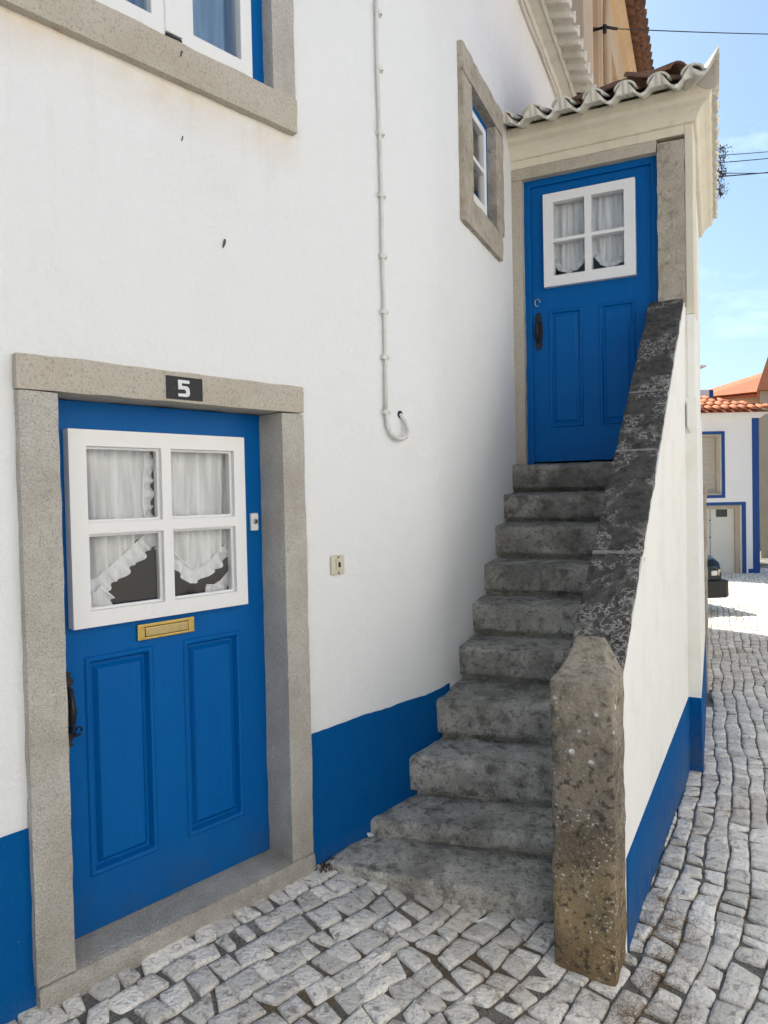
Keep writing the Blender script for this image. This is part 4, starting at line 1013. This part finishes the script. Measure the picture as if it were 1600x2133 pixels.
# ------------------------------------------------------------------ far white house with blue trim
far = thing('far_house', 'white house with blue corner strip, garage door and orange tiled roof across the square', 'house', (9.5, 20.5, -0.8))
def PX(x): return (x - 800) / 1550 * 20.5
def PZ(x, y): return EYE + (1047 - 0.021 * x - y) / 1550 * 20.5
GZ = ground_z(9.5, 20.4)
X1 = PX(1582); XL = PX(1330)
EV = PZ(1520, 870)
gar = (PX(1463), PX(1546), GZ - 0.3, PZ(1520, 1052))
wn_ = (PX(1430), PX(1505), PZ(1480, 1031), PZ(1480, 905))
plate('wall', FAR, XL, X1, GZ - 0.6, EV, [gar, wn_], 0, -0.35, 'farwhite', far, 0)
box('side_wall', FAR, X1 - 0.3, X1 - 0.001, -7, -0.351, GZ - 0.6, EV, 'farwhite', far, 0)
box('rear_wall', FAR, XL, X1 - 0.001, -7.3, -7, GZ - 0.6, EV, 'farwhite', far, 0)
box('side_wall', FAR, XL + 0.001, XL + 0.3, -7, -0.351, GZ - 0.6, EV, 'farwhite', far, 0)
plate('corner_strip', FAR, PX(1568), X1 + 0.004, GZ - 0.5, EV - 0.02, [], 0.01, -0.03, 'farblue', far, 0.002)
box('base_band', FAR, gar[1] + 0.16, PX(1568) - 0.001, 0.0, 0.009, GZ - 0.5, PZ(1560, 1185), 'farblue', far, 0)
bw = 0.085
plate('window_trim', FAR, wn_[0] - bw, wn_[1] + bw, wn_[2] - bw, wn_[3] + bw, [wn_], 0.012, -0.02, 'farblue', far, 0.002)
plate('garage_trim', FAR, gar[0] - bw - 0.02, gar[1] + bw + 0.02, GZ - 0.5, gar[3] + bw, [(gar[0], gar[1], GZ - 0.6, gar[3])], 0.012, -0.02, 'farblue', far, 0.002)
wf = plate('window', FAR, wn_[0], wn_[1], wn_[2], wn_[3], [(wn_[0] + 0.09, wn_[1] - 0.09, wn_[2] + 0.09, wn_[3] - 0.06)], -0.12, -0.3, 'granite_smooth', far, 0.003)
nsl = 22
for i in range(nsl):
    z0 = wn_[2] + 0.09 + (wn_[3] - wn_[2] - 0.15) * i / nsl; box('shutter_slat', FAR, wn_[0] + 0.08, wn_[1] - 0.08, -0.22, -0.205, z0, z0 + (wn_[3] - wn_[2] - 0.15) / nsl - 0.006, 'shutter', wf, 0.003)
box('sill', FAR, wn_[0] + 0.02, wn_[1] - 0.02, -0.11, 0.03, wn_[2], wn_[2] + 0.035, 'granite_smooth', wf, 0.004)
plate('garage_frame', FAR, gar[0], gar[1], GZ - 0.3, gar[3], [(gar[0] + 0.1, gar[1] - 0.12, GZ - 0.4, gar[3] - 0.1)], -0.14, -0.3, 'granite_smooth', far, 0.003)
gd = plate('garage_door', FAR, gar[0] + 0.1, gar[1] - 0.12, GZ - 0.02, gar[3] - 0.1, [(PX(1499), PX(1523), PZ(1510, 1077), PZ(1510, 1061))], -0.22, -0.26, 'garage', far, 0.002)
box('pane', FAR, PX(1498), PX(1524), -0.25, -0.245, PZ(1510, 1078), PZ(1510, 1060), 'carglass', gd, 0)
for y_ in (1084, 1120): box('hinge', FAR, PX(1484), PX(1488), -0.219, -0.205, PZ(1486, y_ + 1), PZ(1486, y_ - 1), 'iron', gd, 0)
box('door_seam', FAR, PX(1486), PX(1486) + 0.012, -0.2205, -0.2145, GZ, gar[3] - 0.11, 'iron', gd, 0)
sweep('cornice', [lambda o, z: Vector((XL, 20.5 - o, z)), lambda o, z: Vector((X1 + o, 20.5 - o, z)), lambda o, z: Vector((X1 + o, 27, z))], [(-0.02, EV - 0.03), (0.03, EV - 0.02), (0.12, EV + 0.06), (0.22, EV + 0.08), (0.22, EV + 0.12), (-0.02, EV + 0.15)], 'farwhite', far, bevel=0.003)
# hipped roof deck and tiles
rz = EV + 0.12; sl_ = 0.34
v = [(XL, 20.22, rz), (X1 + 0.28, 20.22, rz), (X1 + 0.28, 27.4, rz), (XL, 27.4, rz), (XL, 23.8, rz + 3.58 * sl_), (X1 - 3.3, 23.8, rz + 3.58 * sl_)]
mesh('roof', v, [(0, 1, 5, 4), (1, 2, 5), (2, 3, 4, 5), (0, 3, 2, 1), (0, 4, 3)], 'orange_tile', far)
otile = half_tile_mesh('roof_tile', 0.105, 0.46, 0.016, mat='orange_tile', n=6); pan_t = half_tile_mesh('roof_tile', 0.105, 0.46, 0.016, up=False, mat='orange_tile', n=6)
for r_ in range(8):
    yy = 20.15 + 0.40 * r_; zz = rz + 0.01 + 0.40 * r_ * sl_ + 0.012
    x = PX(1440)
    while x < X1 + 0.28 - 0.40 * r_ * 0.95:
        put('roof_tile', otile, far, (x, yy, zz + 0.03), (1, 0, 0), (0, 1, sl_), 0.04)
        x += 0.235
for k in range(10):
    q = k * 0.36; put('roof_tile', otile, far, (X1 + 0.27 - q * 0.98, 20.22 + q, rz + 0.07 + q * sl_), (1, 1, 0), (-1, 1, sl_), 0.02)
# chimneys with blue corners
def chimney(x0, x1, y0, d, z0, z1, label, cap):
    c = thing('chimney', label, 'chimney', (x0, y0, z0)); 
    F2 = lambda a, o, z: Vector((a, y0 - o, z))
    box('stack', F2, x0, x1 - 0.121, -d, 0, z0, z1, 'farwhite', c, 0.005); box('corner_strip', F2, x1 - 0.12, x1, -d - 0.003, 0.005, z0, z1 - 0.002, 'farblue', c, 0.003)
    if cap:
        box('cap', F2, x0 - 0.1, x1 + 0.2, -d - 0.12, 0.12, z1 + 0.001, z1 + 0.07, 'farwhite', c, 0.01); box('cowl', F2, x0 + 0.02, x1 - 0.05, -d + 0.1, -0.1, z1 + 0.071, z1 + 0.15, 'tile', c, 0.02)
    return c
s23 = 22.2 / 1550
chimney((1420 - 800) * s23, (1489 - 800) * s23, 22.2, 0.8, rz + 0.3, EYE + (1016 - 812) * s23, 'low white chimney block with blue corner on the orange roof', False)
s24 = 24.0 / 1550
chimney((1440 - 800) * s24, (1459 - 800) * s24, 24.0, 0.5, rz + 0.6, EYE + (1016 - 766) * s24, 'slim white chimney with blue corner and flat cap', True)

# house with long orange roof behind
back = thing('orange_roof_house', 'cream house with a long orange tiled roof behind the white house', 'house', (17, 36, -1.2))
def Q(x, y, Y): return Vector(((x - 800) / 1550 * Y, Y, EYE + (1047 - 0.021 * x - y) / 1550 * Y))
e0, e1 = Q(1440, 835, 34), Q(1720, 806, 31); rg0, rg1 = Q(1440, 828, 40), Q(1720, 741, 37)
gz2 = -1.6
mesh('wall', [Vector((e0.x, e0.y + 0.4, gz2)), Vector((e1.x, e1.y + 0.4, gz2)), e1 + Vector((0, 0.4, 0)), e0 + Vector((0, 0.4, 0)), rg0 + Vector((0, 5, -3)), rg1 + Vector((0, 5, -3)), Vector((rg0.x, rg0.y + 5, gz2)), Vector((rg1.x, rg1.y + 5, gz2))],
     [(0, 1, 2, 3), (4, 5, 7, 6), (0, 3, 4, 6), (1, 7, 5, 2)], 'sand', back)
mesh('roof', [e0, e1, rg1, rg0, e0 - Vector((0, 0, 0.12)), e1 - Vector((0, 0, 0.12)), rg0 + Vector((0, 6, -2.2)), rg1 + Vector((0, 6, -2.2))], [(0, 1, 2, 3), (0, 4, 5, 1), (3, 2, 7, 6)], 'orange_tile', back)
nn = 46
ridge_me = half_tile_mesh('roof_tile_row', 0.11, 1.0, 0.02, mat='orange_tile', n=5, taper=1.0)
for k in range(nn):
    t = 0.10 + 0.72 * k / nn; p = e0.lerp(e1, t); q = rg0.lerp(rg1, t); d_ = (q - p)
    o = put('roof_tile', ridge_me, back, p + Vector((0, 0, 0.03)), d_.cross(Vector((0, 0, 1))), d_); o.scale = (1, d_.length, 1)
# beige block at the right edge with a tower-like roof line
right = thing('corner_building', 'sandy building with steep tiled roof at the far right edge', 'building', (15.5, 27, -1.0))
sk = 0.515
CB = lambda a, o, z: Vector((a - sk * o, 27 - o, z))
bx0 = (1585 - 800) / 1550 * 27; zt_ = EYE + (1014 - 815) / 1550 * 27
plate('wall', CB, bx0, bx0 + 6, -1.6, zt_, [(bx0 + 0.6, bx0 + 1.6, -0.2, 2.2)], 0, -0.3, 'sand', right, 0)
box('side_wall', CB, bx0 + 0.001, bx0 + 0.3, -6, -0.301, -1.6, zt_, 'sand', right, 0)
box('window', CB, bx0 + 0.6, bx0 + 1.6, -0.25, -0.2, -0.2, 2.2, 'shutter', right, 0)
v = [CB(a_, o_, z_) for a_, o_, z_ in ((bx0 - 0.1, 0.25, zt_), (bx0 + 6.2, 0.25, zt_), (bx0 + 6.2, -6.2, zt_), (bx0 - 0.1, -6.2, zt_), (bx0 + 0.42, -1.2, zt_ + 1.75), (bx0 + 5, -1.2, zt_ + 1.75), (bx0 + 5, -5, zt_ + 1.75), (bx0 + 0.42, -5, zt_ + 1.75))]
mesh('roof', v, [(0, 1, 5, 4), (1, 2, 6, 5), (2, 3, 7, 6), (3, 0, 4, 7), (4, 5, 6, 7), (0, 3, 2, 1)], 'orange_tile', right)
hill = mesh('hill', [(20 + 60 * i, 330 + 40 * math.sin(i), -8 + (26 * math.sin(math.pi * i / 8) + 4 * math.sin(i * 2.3)) * k) for k in (0, 1) for i in range(9)], [(i, i + 1, 10 + i, 9 + i) for i in range(8)], 'hill', smooth=True)
hill['kind'] = 'structure'; hill.location = (60, 0, 0)
hm = hill.modifiers.new('thick', 'SOLIDIFY'); hm.thickness = 60

# ------------------------------------------------------------------ car, mostly hidden behind the porch
def car():
    gx = 5.10; gy = 12.75
    c = thing('car', 'dark green car with black bumper parked beyond the porch corner', 'car', (gx, gy, ground_z(gx, gy)))
    yaw = R(-8); f_ = Vector((math.sin(yaw), math.cos(yaw), 0)); r_ = Vector((f_.y, -f_.x, 0)); o0 = Vector((gx, gy, ground_z(gx, gy)))
    F = lambda a, o, z: o0 + r_ * a + f_ * (-o) + Vector((0, 0, z))       # o negative goes away from us
    W = 0.80
    secs = [(-0.02, 0.42, 0.80, 0.90), (0.06, 0.34, 0.92, 0.95), (0.25, 0.28, 0.98, 1.0), (1.05, 0.26, 1.04, 1.0), (2.2, 0.26, 1.04, 1.0), (3.3, 0.28, 1.02, 1.0), (3.75, 0.34, 0.98, 0.96), (3.85, 0.45, 0.9, 0.9)]
    v, f = [], []; pr = [(-1, 0.12), (-0.96, 0.0), (0.96, 0.0), (1, 0.12), (1.0, 0.62), (0.95, 0.9), (0.82, 1.0), (-0.82, 1.0), (-0.95, 0.9), (-1.0, 0.62)]
    n = len(pr)
    for y, z0, z1, ww in secs: v += [F(x * W * ww, -y, z0 + (z1 - z0) * zz) for x, zz in pr]
    for i in range(len(secs) - 1):
        for k in range(n): f.append((i * n + k, i * n + (k + 1) % n, (i + 1) * n + (k + 1) % n, (i + 1) * n + k))
    f += [tuple(range(n)), tuple(range(len(v) - n, len(v)))]
    mesh('body', v, f, 'carpaint', c, bevel=0.02, seg=3)
    v, f = [], []
    for y, z0, hw in ((0.95, 1.02, 0.72), (1.55, 1.44, 0.60), (2.9, 1.46, 0.60), (3.65, 1.0, 0.70)): v += [F(-hw, -y, z0), F(hw, -y, z0)]
    for y, hw in ((0.95, 0.74), (3.65, 0.74)): v += [F(-hw, -y, 0.95), F(hw, -y, 0.95)]
    mesh('cabin', v, [(0, 1, 3, 2), (2, 3, 5, 4), (4, 5, 7, 6), (0, 2, 4, 6, 10, 8), (1, 9, 11, 7, 5, 3), (8, 9, 1, 0), (6, 7, 11, 10)], 'carglass', c, bevel=0.03)
    box('roof_panel', F, -0.6, 0.6, -2.88, -1.57, 1.455, 1.485, 'carpaint', c, 0.012)
    def bump(y0, y1, name):
        v, f = [], []
        pts = [(-0.80, y1), (-0.82, y0 + 0.10), (-0.72, y0), (0.72, y0), (0.82, y0 + 0.10), (0.80, y1)]
        for x, y in pts: v += [F(x * 1.02, -y, 0.27), F(x * 1.02, -y, 0.56)]
        for x, y in pts: v += [F(x * 0.9, -y - (0.1 if y1 > y0 else -0.1), 0.27), F(x * 0.9, -y - (0.1 if y1 > y0 else -0.1), 0.56)]
        for i in range(5): f += [(2 * i, 2 * i + 2, 2 * i + 3, 2 * i + 1), (2 * i + 1, 2 * i + 3, 2 * i + 15, 2 * i + 13), (2 * i, 2 * i + 12, 2 * i + 14, 2 * i + 2)]
        mesh(name, v, f, 'rubber', c, bevel=0.02, seg=3)
    bump(-0.14, 0.5, 'bumper'); bump(3.98, 3.4, 'bumper')
    for sx in (-1, 1):
        x0, x1 = (0.52, 0.64) if sx > 0 else (-0.64, -0.52)
        h = box('headlight', F, x0, x1, -0.05, 0.035, 0.64, 0.73, 'lamp', c, 0.02)
        box('indicator', F, x1 + 0.004 if sx > 0 else x0 - 0.06, x1 + 0.06 if sx > 0 else x0 - 0.004, -0.06, 0.02, 0.63, 0.75, 'ivory', c, 0.01)
        box('mirror', F, 0.80 * sx - 0.08, 0.80 * sx + 0.08, -1.25, -1.15, 1.0, 1.12, 'carpaint', c, 0.03)
        for y in (0.75, 3.05):
            ctr = F(0.70 * sx, -y, 0.30); ax = r_ * sx
            tube('tyre', [ctr - ax * 0.07, ctr - ax * 0.06, ctr + ax * 0.06, ctr + ax * 0.075], [0.27, 0.30, 0.30, 0.27], 'rubber', c, 24); tube('rim', [ctr + ax * 0.076, ctr + ax * 0.085], [0.18, 0.15], 'steel', c, 16)
    box('grille', F, -0.40, 0.40, 0.0, 0.03, 0.62, 0.74, 'rubber', c, 0.01)
    box('number_plate', F, -0.26, 0.26, 0.141, 0.152, 0.37, 0.48, 'paint', c, 0.003)
car()

# ------------------------------------------------------------------ unseen white house, added to bounce sunlight onto the shaded facade
bounce_house = thing('added_bounce_house', 'unseen white house added across the street to bounce sunlight onto the number 5 facade', 'house', A(0, 5.6, -0.3))
OF = Fr(A(0, 5.6, 0).x, A(0, 5.6, 0).y, 42.3 + 180)
oh = [(-9.0, -8.0, -0.2, 1.9), (-5.5, -4.6, 0.7, 1.9), (-2.0, -1.0, -0.2, 1.9), (1.2, 2.1, 0.7, 1.9), (4.5, 5.4, 0.7, 1.9), (-7.2, -6.3, 3.2, 4.4), (-2.0, -1.1, 3.2, 4.4), (3.0, 3.9, 3.2, 4.4)]
plate('wall', OF, -12, 9, -1.2, 5.8, oh, 0, -0.4, 'farwhite', bounce_house, 0)
for h in oh:
    op = plate('door' if h[2] < 0 else 'window', OF, h[0], h[1], h[2], h[3], [(h[0] + 0.12, h[1] - 0.12, h[2] + 0.12, h[3] - 0.12)], -0.1, -0.18, 'blue', bounce_house, 0.003)
    box('pane', OF, h[0] + 0.11, h[1] - 0.11, -0.16, -0.15, h[2] + 0.11, h[3] - 0.11, 'carglass', op, 0)
    plate('surround', OF, h[0] - 0.12, h[1] + 0.12, h[2] - 0.12, h[3] + 0.12, [h], 0.03, -0.05, 'granite_smooth', bounce_house, 0.004)
for a0_, a1_ in ((-12, -9.13), (-7.87, -2.13), (-0.87, 9)): box('base_band', OF, a0_, a1_, -0.005, 0.008, -1.2, 0.4, 'bluewall', bounce_house, 0)
v = []
for a_ in (-12.1, 9.1): v += [OF(a_, 0.3, 5.8), OF(a_, -3.5, 7.3), OF(a_, -7.3, 5.8), OF(a_, -7.3, 5.7), OF(a_, 0.3, 5.7)]
mesh('roof', v, [(i, (i + 1) % 5, 5 + (i + 1) % 5, 5 + i) for i in range(5)] + [tuple(range(5)), tuple(range(5, 10))], 'orange_tile', bounce_house)
v = [OF(a_, o_, z_) for a_ in (-12, 9) for o_, z_ in ((-0.41, -1.2), (-7, -1.2), (-7, 5.75), (-3.5, 7.2), (-0.41, 5.75))]
mesh('gable_wall', v, [tuple(range(5)), tuple(range(5, 10)), (1, 6, 7, 2)], 'farwhite', bounce_house)

# ------------------------------------------------------------------ overhead wires
def wire(p, q, sag, rad, label):
    pts = [p.lerp(q, k / 14) - Vector((0, 0, sag * math.sin(math.pi * k / 14))) for k in range(15)]
    tag(tube('overhead_wire', pts, rad, 'wire', None, 6), label, 'wire')
wire(Q(1216, 70, 8.4), Q(1760, 86, 12), 0.02, 0.006, 'black wire crossing the sky above the porch roof corner')
wire(Q(1440, 335, 9.0), Q(1720, 313, 12), 0.01, 0.005, 'thin topmost of four wires right of the porch weeds')
wire(Q(1440, 351, 9.0), Q(1720, 325, 12), 0.01, 0.006, 'second wire from the top right of the porch weeds')
wire(Q(1440, 367, 9.0), Q(1720, 364, 12), 0.01, 0.005, 'third wire, nearly level, right of the porch weeds')
wire(Q(1440, 379, 9.0), Q(1720, 354, 12), 0.01, 0.008, 'lowest and thickest wire right of the porch weeds')
brk = thing('wire_bracket', 'rusty iron wire bracket fixed on the beige wall under the eave', 'bracket', Q(1235, 75, 8.4))
tube('arm', [Q(1232, 82, 8.6), Q(1275, 70, 8.3), Q(1300, 74, 8.3)], 0.016, 'wire', brk, 6)
tube('insulator', [Q(1274, 66, 8.3), Q(1274, 82, 8.3)], 0.022, 'wire', brk, 8)

# ------------------------------------------------------------------ litter and dry grass
def on_ground(x, y, up=0.02): return Vector((x, y, ground_z(x, y) + up))
def scrap(c, sz, label, ang):
    v = [Vector(c) + Vector((math.cos(ang + k * 1.35) * sz * (1 + 0.3 * (k % 2)), math.sin(ang + k * 1.35) * sz, 0.25 * sz * ((k * 7) % 3))) for k in range(5)]
    top = [p + Vector((0, 0, 0.0015)) for p in v]
    o = mesh('paper_scrap', v + top, [tuple(range(5)), tuple(range(5, 10))] + [(k, (k + 1) % 5, 5 + (k + 1) % 5, 5 + k) for k in range(5)], 'paper'); tag(o, label, 'litter')
def butt(c, ang, label, L_=0.055):
    d = Vector((math.cos(ang), math.sin(ang), 0)); tag(tube('cigarette_butt', [c, c + d * L_], 0.0042, 'paper', None, 8), label, 'cigarette butt')
scrap(A(0.335, 0.03, 0.035), 0.018, 'white crumpled paper scrap against blue band beside the bottom step', 0.3)
butt(on_ground(0.335, 2.93, 0.026), 0.5, 'white cigarette butt lying at the foot of the bottom step')
butt(on_ground(0.215, 2.80, 0.028), 2.0, 'white cigarette butt lying between two cobbles')
scrap(on_ground(1.31, 3.28, 0.026), 0.014, 'tiny white paper scrap on the cobbles beside the parapet', 1.0)
rg = random.Random(5)
roots = []
for k in range(14):
    s = 2.55 - 0.05 * k; p = P_(-s, 0.03 + rg.random() * 0.10, 0); roots.append(on_ground(p.x, p.y, 0.005))
for k in range(10):
    p = P_(-(2.66 + rg.random() * 0.12), 0.02 + rg.random() * 0.25, 0); roots.append(on_ground(p.x, p.y, 0.005))
for k in range(8):
    p = P_(-(2.05 + rg.random() * 0.5), 0.12 + rg.random() * 0.1, 0); roots.append(on_ground(p.x, p.y, 0.005))
wd = weeds('dry_grass', 'dry brown straw and pine needles in the cobble joints beside the pillar', 'dry grass', 'straw', roots, 40, 0.07, 2.6, 0.12, leaf=False, width=0.0009, bend=0.07)
wd['kind'] = 'stuff'
moss = [A(0.03 + 0.02 * k, 0.03 + 0.02 * rg.random(), 0.0) for k in range(3)]
wd2 = weeds('dry_weed', 'small dark dry weeds in the corner between door frame and bottom step', 'weed', 'weed', moss, 24, 0.03, 1.8, 0.3, leaf=True, width=0.0012)
